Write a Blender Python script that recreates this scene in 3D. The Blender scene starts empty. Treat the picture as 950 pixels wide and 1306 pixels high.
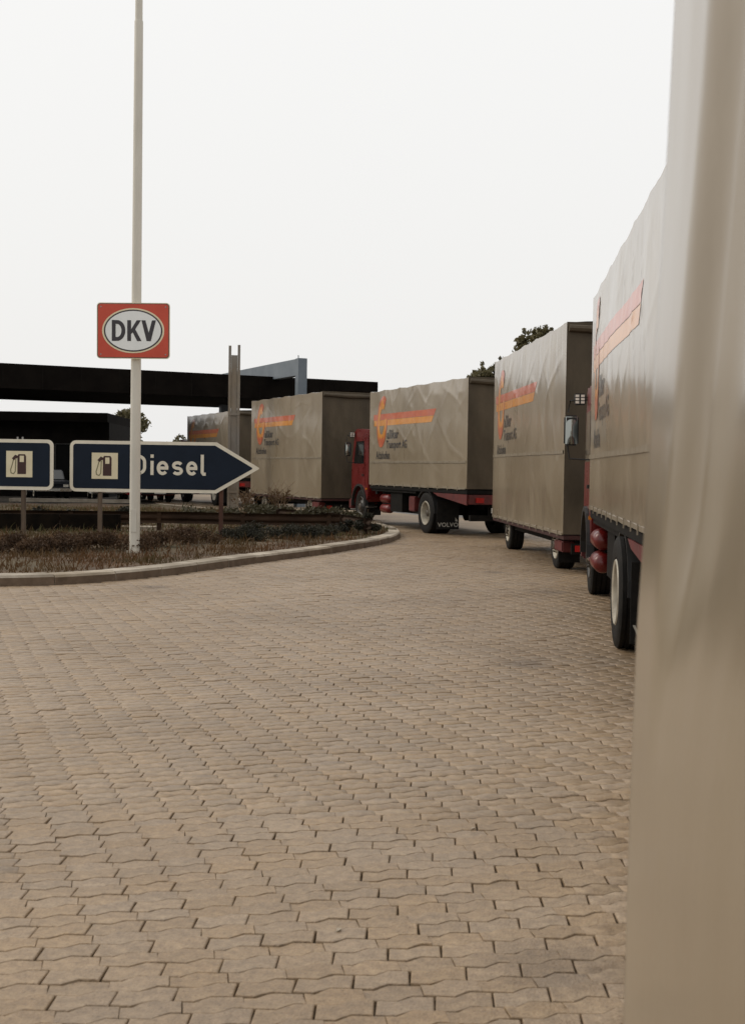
import bpy, bmesh, math, random
import numpy as np
from mathutils import Matrix, Vector, noise as mnoise
sc = bpy.context.scene
COL = sc.collection
# ------------------------------------------------------------------ camera
F_PX, PITCH, ROLL, CAM_H = 1601.0, 0.0349, 0.0149, 1.646
cd = bpy.data.cameras.new('camera'); cam = bpy.data.objects.new('camera', cd); COL.objects.link(cam)
cd.sensor_fit = 'HORIZONTAL'; cd.sensor_width = 24.0; cd.lens = F_PX / 950 * 24.0
cd.clip_start = 0.05; cd.clip_end = 3000
cam.matrix_world = (Matrix.Translation((0, 0, CAM_H)) @ Matrix.Rotation(math.pi/2 - PITCH, 4, 'X')
                    @ Matrix.Rotation(ROLL, 4, 'Z'))
cd.dof.use_dof = True; cd.dof.focus_distance = 20.0; cd.dof.aperture_fstop = 6.3
sc.camera = cam
# ------------------------------------------------------------------ sky, sun, exposure
SUN_EL, SUN_AZ = math.radians(36), math.radians(-72)      # high, to the left and ahead (azimuth from +Y towards +X)
w = bpy.data.worlds.new('World'); sc.world = w; w.use_nodes = True
nt = w.node_tree; nt.nodes.clear()
sky = nt.nodes.new('ShaderNodeTexSky'); sky.sky_type = 'NISHITA'; sky.sun_disc = False
sky.sun_elevation = SUN_EL; sky.sun_rotation = SUN_AZ; sky.dust_density = 6; sky.air_density = 1.5
sc_ = nt.nodes.new('ShaderNodeMix'); sc_.data_type = 'RGBA'; sc_.blend_type = 'MULTIPLY'; sc_.inputs[0].default_value = 1
nt.links.new(sky.outputs[0], sc_.inputs[6]); sc_.inputs[7].default_value = (0.09, 0.09, 0.09, 1)
mx = nt.nodes.new('ShaderNodeMix'); mx.data_type = 'RGBA'; mx.inputs[0].default_value = 0.94
nt.links.new(sc_.outputs[2], mx.inputs[6]); mx.inputs[7].default_value = (0.900, 0.894, 0.880, 1)   # thick overcast
tcw = nt.nodes.new('ShaderNodeTexCoord'); sep = nt.nodes.new('ShaderNodeSeparateXYZ'); nt.links.new(tcw.outputs['Generated'], sep.inputs[0])
mrw = nt.nodes.new('ShaderNodeMapRange'); mrw.inputs[1].default_value = 0.0; mrw.inputs[2].default_value = 0.45; mrw.inputs[3].default_value = 0.93; mrw.inputs[4].default_value = 1.03
nt.links.new(sep.outputs[2], mrw.inputs[0])                # an overcast sky is a little greyer towards the horizon, all round
mlt = nt.nodes.new('ShaderNodeMix'); mlt.data_type = 'RGBA'; mlt.blend_type = 'MULTIPLY'; mlt.inputs[0].default_value = 1
nt.links.new(mx.outputs[2], mlt.inputs[6]); nt.links.new(mrw.outputs[0], mlt.inputs[7])
bg = nt.nodes.new('ShaderNodeBackground'); bg.inputs[1].default_value = 1.0
out = nt.nodes.new('ShaderNodeOutputWorld')
nt.links.new(mlt.outputs[2], bg.inputs[0]); nt.links.new(bg.outputs[0], out.inputs[0])
sd = bpy.data.lights.new('sun', 'SUN'); sd.energy = 1.1; sd.angle = math.radians(25); sd.color = (1, 0.91, 0.78)
sun = bpy.data.objects.new('sun', sd); COL.objects.link(sun)
sv = Vector((math.sin(SUN_AZ)*math.cos(SUN_EL), math.cos(SUN_AZ)*math.cos(SUN_EL), math.sin(SUN_EL)))
sun.rotation_euler = sv.to_track_quat('Z', 'Y').to_euler(); sun.location = sv * 60
sc.view_settings.view_transform = 'Standard'; sc.view_settings.look = 'None'
sc.view_settings.exposure = 0.10; sc.view_settings.gamma = 1.0
sc.render.engine = 'CYCLES'; sc.cycles.max_bounces = 6

# ------------------------------------------------------------------ survey helpers: photo measurements -> world metres
def _ray(px, py):
    u, v = px - 475, py - 653
    cr, sr = math.cos(ROLL), math.sin(ROLL)
    u, v = u*cr + v*sr, -u*sr + v*cr
    c, s = math.cos(PITCH), math.sin(PITCH)
    return Vector((u/F_PX, c - v/F_PX*s, -s - v/F_PX*c))
def at(px, py, y):
    d = _ray(px, py); return Vector((0, 0, CAM_H)) + d * (y / d.y)
def gr(px, py, z=0.0):
    d = _ray(px, py); return Vector((0, 0, CAM_H)) + d * ((z - CAM_H) / d.z)
def nz(x, y=0, z=0): return mnoise.noise((x, y, z))
def sstep(a, b, x):
    t = max(0.0, min(1.0, (x-a)/(b-a))); return t*t*(3-2*t)

# ------------------------------------------------------------------ materials
MATS = {}
def mat(name, c1, c2=None, scale=3.0, rough=0.6, rough2=None, spec=0.5, bump=0.0, bscale=40.0, metal=0.0,
        stretch=(1, 1, 1), detail=5.0, c3=None, s3=0.6, f3=0.5, rand=None, translucent=0.0, coat=0.0, coat_r=.2, speck=0):
    m = bpy.data.materials.new(name); m.use_nodes = True; n = m.node_tree.nodes; l = m.node_tree.links
    b = n['Principled BSDF']; b.inputs['Roughness'].default_value = rough
    b.inputs['Metallic'].default_value = metal; b.inputs['Specular IOR Level'].default_value = spec
    tc = n.new('ShaderNodeTexCoord'); mp = n.new('ShaderNodeMapping'); mp.inputs['Scale'].default_value = stretch
    l.new(tc.outputs['Object'], mp.inputs[0])
    b.inputs['Coat Weight'].default_value = coat; b.inputs['Coat Roughness'].default_value = coat_r; b.inputs['Coat IOR'].default_value = 1.55
    col = None
    if c2 is not None:
        t = n.new('ShaderNodeTexNoise'); t.inputs['Scale'].default_value = scale; t.inputs['Detail'].default_value = detail
        t.inputs['Roughness'].default_value = 0.62
        l.new(mp.outputs[0], t.inputs[0])
        r = n.new('ShaderNodeValToRGB'); r.color_ramp.elements[0].position = 0.33; r.color_ramp.elements[1].position = 0.67
        r.color_ramp.elements[0].color = (*c1, 1); r.color_ramp.elements[1].color = (*c2, 1)
        l.new(t.outputs[0], r.inputs[0]); col = r.outputs[0]
        if rough2 is not None:
            q = n.new('ShaderNodeMapRange'); q.inputs[1].default_value = 0.3; q.inputs[2].default_value = 0.7
            q.inputs[3].default_value = rough; q.inputs[4].default_value = rough2
            l.new(t.outputs[0], q.inputs[0]); l.new(q.outputs[0], b.inputs['Roughness'])
    if c3 is not None:
        t3 = n.new('ShaderNodeTexNoise'); t3.inputs['Scale'].default_value = s3; t3.inputs['Detail'].default_value = 4
        g = n.new('ShaderNodeTexCoord'); geo = n.new('ShaderNodeNewGeometry'); l.new(geo.outputs['Position'], t3.inputs[0])
        r3 = n.new('ShaderNodeMapRange'); r3.inputs[1].default_value = 0.42; r3.inputs[2].default_value = 0.68
        r3.inputs[3].default_value = 0; r3.inputs[4].default_value = f3; l.new(t3.outputs[0], r3.inputs[0])
        x = n.new('ShaderNodeMix'); x.data_type = 'RGBA'; l.new(r3.outputs[0], x.inputs[0]); l.new(col, x.inputs[6])
        x.inputs[7].default_value = (*c3, 1); col = x.outputs[2]
    if speck:                                 # pits and dirt grains of weathered concrete
        sp1 = n.new('ShaderNodeTexNoise'); sp1.inputs['Scale'].default_value = 75; sp1.inputs['Detail'].default_value = 3; sp1.inputs['Roughness'].default_value = .7
        gp = n.new('ShaderNodeNewGeometry'); l.new(gp.outputs['Position'], sp1.inputs[0])
        sr = n.new('ShaderNodeMapRange'); sr.inputs[1].default_value = .52; sr.inputs[2].default_value = .72; sr.inputs[3].default_value = 0; sr.inputs[4].default_value = speck
        l.new(sp1.outputs[0], sr.inputs[0])
        xs = n.new('ShaderNodeMix'); xs.data_type = 'RGBA'; l.new(sr.outputs[0], xs.inputs[0]); l.new(col, xs.inputs[6]); xs.inputs[7].default_value = (.075, .045, .024, 1); col = xs.outputs[2]
        vo_ = n.new('ShaderNodeTexVoronoi'); vo_.inputs['Scale'].default_value = .62; vo_.inputs['Randomness'].default_value = 1
        wn = n.new('ShaderNodeTexNoise'); wn.inputs['Scale'].default_value = 5; wv_ = n.new('ShaderNodeMix'); wv_.data_type = 'VECTOR'; wv_.inputs[0].default_value = .12
        l.new(gp.outputs['Position'], wn.inputs[0]); l.new(gp.outputs['Position'], wv_.inputs[4]); l.new(wn.outputs[1], wv_.inputs[5]); l.new(wv_.outputs[1], vo_.inputs[0])
        so = n.new('ShaderNodeMapRange'); so.inputs[1].default_value = .05; so.inputs[2].default_value = .17; so.inputs[3].default_value = .55; so.inputs[4].default_value = 0
        l.new(vo_.outputs['Distance'], so.inputs[0]); xo = n.new('ShaderNodeMix'); xo.data_type = 'RGBA'; l.new(so.outputs[0], xo.inputs[0]); l.new(col, xo.inputs[6])
        xo.inputs[7].default_value = (.085, .058, .036, 1); col = xo.outputs[2]     # old oil drips
        sp2 = n.new('ShaderNodeTexNoise'); sp2.inputs['Scale'].default_value = 26; sp2.inputs['Detail'].default_value = 4; l.new(gp.outputs['Position'], sp2.inputs[0])
        s2 = n.new('ShaderNodeMapRange'); s2.inputs[1].default_value = .35; s2.inputs[2].default_value = .70; s2.inputs[3].default_value = .84; s2.inputs[4].default_value = 1.14
        l.new(sp2.outputs[0], s2.inputs[0]); h2 = n.new('ShaderNodeHueSaturation'); l.new(s2.outputs[0], h2.inputs['Value']); l.new(col, h2.inputs['Color']); col = h2.outputs[0]
    if rand is not None:                      # value shift for each separate piece
        if rand[0] == 'attr':
            a = n.new('ShaderNodeAttribute'); a.attribute_name = 'tint'; src = a.outputs['Fac']
        else:
            a = n.new('ShaderNodeObjectInfo'); src = a.outputs['Random']
        q = n.new('ShaderNodeMapRange'); q.inputs[3].default_value = rand[1]; q.inputs[4].default_value = rand[2]
        l.new(src, q.inputs[0])
        hsv = n.new('ShaderNodeHueSaturation'); l.new(q.outputs[0], hsv.inputs['Value']); l.new(col, hsv.inputs['Color'])
        q2 = n.new('ShaderNodeMath'); q2.operation = 'MULTIPLY_ADD'; q2.inputs[1].default_value = 7.31; q2.inputs[2].default_value = 0
        fr = n.new('ShaderNodeMath'); fr.operation = 'FRACT'; l.new(src, q2.inputs[0]); l.new(q2.outputs[0], fr.inputs[0])
        q3 = n.new('ShaderNodeMapRange'); q3.inputs[3].default_value = 0.92; q3.inputs[4].default_value = 1.08
        l.new(fr.outputs[0], q3.inputs[0]); l.new(q3.outputs[0], hsv.inputs['Saturation']); col = hsv.outputs[0]
    if col is None: b.inputs['Base Color'].default_value = (*c1, 1)
    else: l.new(col, b.inputs['Base Color'])
    if bump:
        t2 = n.new('ShaderNodeTexNoise'); t2.inputs['Scale'].default_value = bscale; t2.inputs['Detail'].default_value = 4
        l.new(mp.outputs[0], t2.inputs[0])
        bp = n.new('ShaderNodeBump'); bp.inputs['Strength'].default_value = 1.0; bp.inputs['Distance'].default_value = bump
        l.new(t2.outputs[0], bp.inputs['Height']); l.new(bp.outputs[0], b.inputs['Normal'])
    if translucent:
        tr = n.new('ShaderNodeBsdfTranslucent'); ms = n.new('ShaderNodeMixShader'); ms.inputs[0].default_value = translucent
        if col is None: tr.inputs[0].default_value = (*c1, 1)
        else: l.new(col, tr.inputs[0])
        l.new(b.outputs[0], ms.inputs[1]); l.new(tr.outputs[0], ms.inputs[2]); l.new(ms.outputs[0], n['Material Output'].inputs[0])
    MATS[name] = m; return m

mat('tarp', (.262, .208, .138), (.335, .275, .196), scale=1.1, rough=.26, rough2=.38, spec=.5, bump=.0015, bscale=9,
    stretch=(1, 1, .35), detail=7, coat=.75, coat_r=.17, c3=(.190, .142, .088), s3=1.0, f3=.4)
mat('tarp_grime_shade', (.048, .036, .022), (.10, .076, .049), scale=1.4, rough=.6, rough2=.75, spec=.3, bump=.002, bscale=9,
    stretch=(1, 1, .4), detail=7)  # road grime, with the shade of the rear faces put into the colour
mat('tarp_hem', (.22, .18, .125), (.30, .255, .19), scale=6, rough=.4, coat=.6)
mat('logo_red', (.50, .10, .04), (.58, .15, .06), scale=5, rough=.38, spec=.5, coat=.75, coat_r=.17)
mat('logo_yellow', (.60, .22, .022), (.70, .29, .04), scale=5, rough=.38, spec=.5, coat=.75, coat_r=.17)
mat('logo_black', (.025, .022, .02), (.06, .05, .045), scale=8, rough=.45, spec=.5, coat=.75, coat_r=.17)
mat('red_paint', (.095, .006, .005), (.145, .010, .008), scale=2.5, rough=.22, rough2=.4)
mat('frame_red', (.026, .005, .004), (.055, .010, .008), scale=6, rough=.6)
mat('red_dull', (.065, .006, .005), (.12, .013, .010), scale=6, rough=.5, rough2=.75)
mat('chassis', (.004, .0035, .003), (.010, .008, .006), scale=6, rough=.8, spec=.15)
mat('rubber', (.006, .0055, .005), (.015, .013, .011), scale=9, rough=.75, spec=.2, bump=.003, bscale=60)
mat('rim_dark', (.012, .010, .008), (.04, .033, .025), scale=7, rough=.5)
mat('rim', (.26, .23, .18), (.42, .38, .30), scale=7, rough=.4, rough2=.6)
mat('hub', (.035, .026, .018), (.09, .07, .05), scale=9, rough=.6)
mat('glass', (.012, .012, .012), rough=.06, spec=.6)
mat('mirror_glass', (.30, .31, .29), rough=.05, metal=1.0)
mat('black_plastic', (.012, .011, .010), (.02, .019, .018), rough=.45)
mat('chrome', (.7, .69, .66), rough=.15, metal=1.0)
mat('lens_red', (.32, .01, .008), rough=.2)
mat('lens_amber', (.6, .2, .02), rough=.2)
mat('lens_white', (.85, .80, .70), rough=.12)
mat('plate', (.55, .53, .47), (.66, .63, .57), scale=12, rough=.5)
mat('white_letter', (.45, .43, .38), rough=.5)
mat('paver_single', (.264, .181, .108), (.356, .259, .164), scale=11, rough=.42, rough2=.55, bump=.005, bscale=85,
    c3=(.190, .128, .072), s3=.5, f3=.5, rand=('obj', .92, 1.06), detail=8, speck=.5)
mat('paver_mass', (.264, .181, .108), (.356, .259, .164), scale=11, rough=.42, rough2=.55, bump=.005, bscale=85,
    c3=(.190, .128, .072), s3=.5, f3=.5, rand=('attr', .92, 1.06), detail=8, speck=.5)
mat('joint_sand', (.05, .033, .019), (.13, .09, .052), scale=30, rough=.95, bump=.006, bscale=90)
mat('yard_far', (.255, .177, .104), (.335, .246, .155), scale=1.5, rough=.7, c3=(.16, .115, .078), s3=.4, f3=.5)
mat('asphalt', (.060, .056, .052), (.10, .092, .083), scale=.8, rough=.62, bump=.006, bscale=60, c3=(.14, .11, .08), s3=.15, f3=.5)
mat('soil', (.055, .032, .017), (.13, .082, .045), scale=2.2, rough=.95, bump=.03, bscale=12, c3=(.06, .06, .022), s3=.35, f3=.6)
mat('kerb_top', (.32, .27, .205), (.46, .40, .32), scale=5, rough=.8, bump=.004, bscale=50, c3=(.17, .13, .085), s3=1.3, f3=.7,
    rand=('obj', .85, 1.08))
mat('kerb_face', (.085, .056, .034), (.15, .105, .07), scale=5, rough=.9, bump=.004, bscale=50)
mat('dry_grass', (.075, .034, .012), (.155, .076, .029), scale=1.2, rough=.8, c3=(.06, .052, .016), s3=.5, f3=.7, translucent=.25)
mat('green_grass', (.045, .042, .012), (.10, .088, .03), scale=2, rough=.8, translucent=.25)
mat('heather', (.040, .021, .010), (.095, .052, .024), scale=4, rough=.85, translucent=.2)
mat('twig', (.12, .075, .04), (.2, .13, .075), scale=5, rough=.85)
mat('dark_leaf', (.010, .010, .005), (.030, .027, .011), scale=3, rough=.7, translucent=.2)
mat('olive_leaf', (.030, .026, .010), (.075, .062, .026), scale=2, rough=.7, translucent=.2)
mat('leaf', (.060, .055, .022), (.165, .138, .064), scale=.7, rough=.6, translucent=.3)
mat('bark', (.05, .035, .022), (.10, .075, .05), scale=6, rough=.9)
mat('pole_paint', (.56, .525, .45), (.66, .625, .545), scale=3, rough=.45, rough2=.6, stretch=(1, 1, .3))
mat('sign_border', (.70, .64, .51), (.78, .72, .59), scale=4, rough=.5)
mat('sign_blue', (.005, .0105, .021), (.008, .015, .029), scale=2, rough=.5, spec=.2)
mat('sign_olive', (.20, .18, .09), rough=.5)
mat('sign_cream', (.70, .61, .40), (.78, .69, .48), scale=3, rough=.5)
mat('sign_brown', (.045, .014, .010), rough=.5)
mat('sign_red', (.50, .055, .022), (.56, .07, .03), scale=3, rough=.4)
mat('sign_white', (.76, .78, .76), (.82, .83, .81), scale=3, rough=.4)
mat('sign_ink', (.035, .03, .035), rough=.5)
mat('sign_back', (.25, .25, .24), (.32, .31, .29), scale=3, rough=.5)
mat('post_wood', (.075, .05, .032), (.14, .10, .068), scale=6, rough=.85, stretch=(1, 1, .2))
mat('post_rust', (.06, .025, .015), (.11, .048, .03), scale=6, rough=.85, stretch=(1, 1, .3))
mat('steel_weathered', (.13, .095, .062), (.24, .195, .14), scale=2.2, rough=.6, stretch=(1, 1, .3), c3=(.20, .20, .195), s3=.6, f3=.7)
mat('rail_rust', (.022, .012, .007), (.055, .031, .018), scale=3, rough=.85, spec=.2, stretch=(.4, .4, 1.5))
mat('board_black', (.005, .004, .003), (.013, .009, .006), scale=4, rough=.9, spec=.1)
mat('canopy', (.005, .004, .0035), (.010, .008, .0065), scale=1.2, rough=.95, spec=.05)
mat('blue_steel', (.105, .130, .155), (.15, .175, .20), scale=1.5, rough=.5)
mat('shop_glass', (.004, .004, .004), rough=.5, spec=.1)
mat('forecourt', (.022, .018, .014), (.05, .042, .033), scale=.7, rough=.9, spec=.15)  # shade under the canopy is put into this dark ground colour
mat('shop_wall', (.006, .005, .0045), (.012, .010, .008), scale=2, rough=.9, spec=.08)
mat('car_red', (.30, .015, .02), rough=.25)
mat('car_white', (.62, .62, .60), rough=.3)
mat('car_dark', (.02, .022, .03), rough=.3)
mat('litter', (.5, .46, .4), (.3, .2, .08), scale=3, rough=.8)

# ------------------------------------------------------------------ mesh builder
class MB:
    def __init__(s): s.v = []; s.f = []; s.mi = []
    def add(s, vs, fs, m=0):
        o = len(s.v); s.v += [tuple(p) for p in vs]; s.f += [tuple(i+o for i in f) for f in fs]; s.mi += [m]*len(fs); return s
    def box(s, x0, x1, y0, y1, z0, z1, m=0):
        return s.add([(x0,y0,z0),(x1,y0,z0),(x1,y1,z0),(x0,y1,z0),(x0,y0,z1),(x1,y0,z1),(x1,y1,z1),(x0,y1,z1)],
                     [(0,3,2,1),(4,5,6,7),(0,1,5,4),(1,2,6,5),(2,3,7,6),(3,0,4,7)], m)
    def prism(s, pts, axis, a, b, m=0):
        """polygon in the plane across axis ('x': (y,z), 'y': (x,z), 'z': (x,y)), pushed from a to b"""
        def P(p, t): return {'x': (t,p[0],p[1]), 'y': (p[0],t,p[1]), 'z': (p[0],p[1],t)}[axis]
        n = len(pts); vs = [P(p, a) for p in pts] + [P(p, b) for p in pts]
        return s.add(vs, [tuple(range(n-1,-1,-1)), tuple(range(n,2*n))] + [(i,(i+1)%n,n+(i+1)%n,n+i) for i in range(n)], m)
    def tube(s, pts, r, n=8, m=0, cap=True):
        pts = [Vector(p) for p in pts]; rs = r if isinstance(r, (list, tuple)) else [r]*len(pts)
        vs = []; fs = []
        for i, p in enumerate(pts):
            d = (pts[min(i+1, len(pts)-1)] - pts[max(i-1, 0)]).normalized()
            a = d.cross(Vector((0,0,1)) if abs(d.z) < .9 else Vector((1,0,0))).normalized(); b = d.cross(a)
            vs += [p + (a*math.cos(t*2*math.pi/n) + b*math.sin(t*2*math.pi/n))*rs[i] for t in range(n)]
        for i in range(len(pts)-1):
            fs += [(i*n+t, (i+1)*n+t, (i+1)*n+(t+1)%n, i*n+(t+1)%n) for t in range(n)]
        if cap: fs += [tuple(range(n)), tuple(range(len(pts)*n-1, (len(pts)-1)*n-1, -1))]
        return s.add(vs, fs, m)
    def lathe(s, prof, c=(0,0,0), n=28, axis='x', m=0):
        """prof: list of (along axis, radius)"""
        vs = []; fs = []
        for (t, r) in prof:
            for k in range(n):
                a = 2*math.pi*k/n; p, q = r*math.cos(a), r*math.sin(a)
                vs.append({'x': (c[0]+t, c[1]+p, c[2]+q), 'y': (c[0]+p, c[1]+t, c[2]+q), 'z': (c[0]+p, c[1]+q, c[2]+t)}[axis])
        for i in range(len(prof)-1):
            fs += [(i*n+k, i*n+(k+1)%n, (i+1)*n+(k+1)%n, (i+1)*n+k) for k in range(n)]
        return s.add(vs, fs, m)
    def mesh(s, name, mats, smooth=False, bevel=0):
        me = bpy.data.meshes.new(name); me.from_pydata(s.v, [], s.f)
        for q in (mats if isinstance(mats, (list, tuple)) else [mats]): me.materials.append(MATS[q])
        me.polygons.foreach_set('material_index', s.mi)
        bm = bmesh.new(); bm.from_mesh(me)
        bmesh.ops.recalc_face_normals(bm, faces=bm.faces)
        if bevel:
            ed = [e for e in bm.edges if len(e.link_faces) == 2 and e.calc_face_angle(0) > .5]
            bmesh.ops.bevel(bm, geom=ed, offset=bevel, segments=2, affect='EDGES', clamp_overlap=True)
        bm.to_mesh(me); bm.free()
        if smooth:
            me.polygons.foreach_set('use_smooth', [True]*len(me.polygons))
            try: me.set_sharp_from_angle(angle=math.radians(38))
            except Exception: pass
        me.update(); return me
    def build(s, name, mats, parent=None, smooth=False, bevel=0):
        return link(name, s.mesh(name, mats, smooth, bevel), parent)
def link(name, me, parent=None, loc=None, rot=None):
    o = bpy.data.objects.new(name, me); COL.objects.link(o)
    if parent is not None: o.parent = parent
    if loc is not None: o.location = loc
    if rot is not None: o.rotation_euler = rot
    return o
def tag(o, label=None, cat=None, group=None, kind=None):
    if label: o['label'] = label
    if cat: o['category'] = cat
    if group: o['group'] = group
    if kind: o['kind'] = kind
    return o
def thing(name, label, cat, loc=(0,0,0), rz=0, group=None):
    o = bpy.data.objects.new(name, None); COL.objects.link(o); o.location = loc; o.rotation_euler = (0,0,rz)
    o.empty_display_size = .3
    return tag(o, label, cat, group)
def text2d(body, bold=.012):
    cu = bpy.data.curves.new('t', 'FONT'); cu.body = body; cu.offset = bold; cu.space_character = 1.08; cu.resolution_u = 3
    ob = bpy.data.objects.new('t', cu); COL.objects.link(ob)
    dg = bpy.context.evaluated_depsgraph_get(); me = bpy.data.meshes.new_from_object(ob.evaluated_get(dg))
    v = np.array([(p.co.x, p.co.y) for p in me.vertices]); f = [tuple(p.vertices) for p in me.polygons]
    bpy.data.objects.remove(ob); bpy.data.curves.remove(cu); bpy.data.meshes.remove(me)
    v -= v.min(0); v /= v.max(0); return v, f
def ribbon(pts, wdt, closed=False):
    """flat stroke of even width along a 2-D polyline -> verts, quads"""
    P = [Vector((p[0], p[1])) for p in pts]; n = len(P); vs = []; fs = []
    for i in range(n):
        a = P[i-1] if (closed or i > 0) else P[i]; b = P[(i+1) % n] if (closed or i < n-1) else P[i]
        d1 = (P[i]-a).normalized() if (P[i]-a).length > 1e-9 else None; d2 = (b-P[i]).normalized() if (b-P[i]).length > 1e-9 else None
        d1 = d1 or d2; d2 = d2 or d1; t = (d1+d2).normalized(); nn = Vector((-t.y, t.x)); k = 1/max(.5, t.dot(d1))
        vs += [P[i]+nn*wdt/2*k, P[i]-nn*wdt/2*k]
    m = n if closed else n-1
    fs = [(2*i, 2*i+1, 2*((i+1)%n)+1, 2*((i+1)%n)) for i in range(m)]
    return vs, fs
def arc(cx, cy, rx, ry, a0, a1, n=14):
    return [(cx+rx*math.cos(math.radians(a0+(a1-a0)*i/n)), cy+ry*math.sin(math.radians(a0+(a1-a0)*i/n))) for i in range(n+1)]

# ================================================================== GROUND
me = MB()
R_ = [0, 60, 160, 500, 1500]; vs = [(0, 0, -.020)]; fs = []; NS = 48
for r in R_[1:]:
    for k in range(NS): vs.append((r*math.cos(2*math.pi*k/NS), r*math.sin(2*math.pi*k/NS), -.020))
for k in range(NS): fs.append((0, 1+k, 1+(k+1)%NS))
for j in range(len(R_)-2):
    for k in range(NS): fs.append((1+j*NS+k, 1+(j+1)*NS+k, 1+(j+1)*NS+(k+1)%NS, 1+j*NS+(k+1)%NS))
g = MB().add(vs, fs).build('ground', 'asphalt'); tag(g, 'grey asphalt ground running back under the station', kind='structure')

# island outline (foot of the kerb), anticlockwise seen from above
KERB = [gr(*q) for q in [(0,748),(90,745),(180,738),(260,728),(330,718),(400,709),(440,703),(480,696),(500,691),(510,686),(508,681),(495,676),(475,672)]]
KERB = [(-15.0, 14.6), (-10.5, 15.45), (-7.4, 16.05)] + [(p.x, p.y) for p in KERB] + [(-2.2, 38.0), (-5.2, 44.0), (-8.2, 49.0)]
def smooth_line(P, step=.25):
    P = [Vector((a, b)) for a, b in P]; outp = []
    for i in range(len(P)-1):
        p0, p1, p2, p3 = P[max(i-1,0)], P[i], P[i+1], P[min(i+2, len(P)-1)]
        n = max(2, int((p2-p1).length/step))
        for k in range(n):
            t = k/n
            outp.append(.5*((2*p1)+(p2-p0)*t+(2*p0-5*p1+4*p2-p3)*t*t+(3*p1-p0-3*p2+p3)*t**3))
    outp.append(P[-1]); return outp
KL = smooth_line(KERB)
ISL = [(p.x, p.y) for p in KL] + [(-18, 47.5), (-18, 14.2)]
ISA = np.array(ISL)
def inside(px, py, poly=ISA):
    px = np.asarray(px); py = np.asarray(py); r = np.zeros(px.shape, bool); n = len(poly); j = n-1
    for i in range(n):
        xi, yi = poly[i]; xj, yj = poly[j]
        c = ((yi > py) != (yj > py)) & (px < (xj-xi)*(py-yi)/((yj-yi) if yj != yi else 1e-12)+xi); r ^= c; j = i
    return r

# ---- paved yard: bedding sheet + every stone of the wave-bond paving
yard_xy = [(-20, -4), (14, -4), (15, 30), (9, 36), (2, 40), (-4, 50), (-6, 49), (0, 37.5), (2.5, 33), (2.2, 28), (-1, 22), (-4.5, 18), (-20, 16)]
yard = MB().add([(x, y, -.0165) for x, y in yard_xy], [tuple(range(len(yard_xy)))]).build('paved_yard', 'joint_sand')
tag(yard, 'brown wave-bond paving stones of the lorry yard', kind='structure')
PL, PS, PHA, PP, PHI = .182, .045, .109, .208, -.42
def stone_tpl(kind):
    """outline with (x, y, sx, sy): sx, sy = which way is inwards"""
    L, s, hA, P = PL, PS, PHA, PP
    if kind == 'a':
        bot = [(0,0),(.36*L,0),(.5*L,.5*s),(.64*L,s),(L,s)]
        top = [(x, y+hA) for x, y in bot]
    else:
        u = .5+PHI
        bot = [(-.21*L+.007, hA),(.37*L, hA),(.5*L, hA+.5*s),(.63*L, hA+s),(.79*L+.007, hA+s)]
        top = [(-.21*L-.007, s*PHI+P),((u-.12)*L, s*PHI+P),(u*L, s*(PHI+.5)+P),((u+.12)*L, s*(PHI+1)+P),(.79*L-.007, s*(PHI+1)+P)]
    o = []
    for i, (x, y) in enumerate(bot): o.append((x, y, 1 if i == 0 else -1 if i == 4 else 0, 1))
    for i, (x, y) in reversed(list(enumerate(top))): o.append((x, y, 1 if i == 0 else -1 if i == 4 else 0, -1))
    cx = sum(p[0] for p in o)/10; cy = sum(p[1] for p in o)/10
    ge, gw = (.0016, .0010) if kind == 'a' else (-.0008, .0010)
    ring = lambda b, z: [(x-cx+sx*(ge+b*(1 if kind == 'a' else .3)), y-cy+sy*(gw+b*.6), z) for x, y, sx, sy in o]
    v = ring(.0050, 0) + ring(.0018, -.0014) + ring(0, -.0050) + ring(0, -.024)
    f = [tuple(range(10))]
    for k in range(3): f += [(k*10+(i+1)%10, k*10+i, (k+1)*10+i, (k+1)*10+(i+1)%10) for i in range(10)]
    return np.array(v), f, (cx, cy)
TA, TB_ = stone_tpl('a'), stone_tpl('b')
rng = np.random.default_rng(4)
ang = -.035; e1 = np.array([math.cos(ang), math.sin(ang)]); e2 = np.array([-math.sin(ang), math.cos(ang)])
nn, mm = np.meshgrid(np.arange(-95, 80), np.arange(-5, 205), indexing='ij'); nn = nn.ravel(); mm = mm.ravel()
PAV_END = 33.0
stones = []
for kind, T in (('a', TA), ('b', TB_)):
    jj = nn + np.round(-PHI*mm).astype(int); ph = PHI*mm
    lx = (jj+ph)*PL + T[2][0]; ly = PS*(jj+ph) + mm*PP + T[2][1]
    # sheared rows: shift index so that the bond stays centred on the yard
    wx = lx*e1[0] + ly*e2[0]; wy = lx*e1[1] + ly*e2[1]
    stones.append((kind, wx, wy))
def visible(wx, wy):
    lim = .297*np.maximum(wy, 0)
    return (wy > 2.6) & (wy < PAV_END) & (wx > -lim-2.6) & (wx < lim*.82+1.3) & (wx < .20*wy+.9) & ~inside(wx, wy)
singles = []
mass_v = []; mass_f = []; mass_t = []
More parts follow.
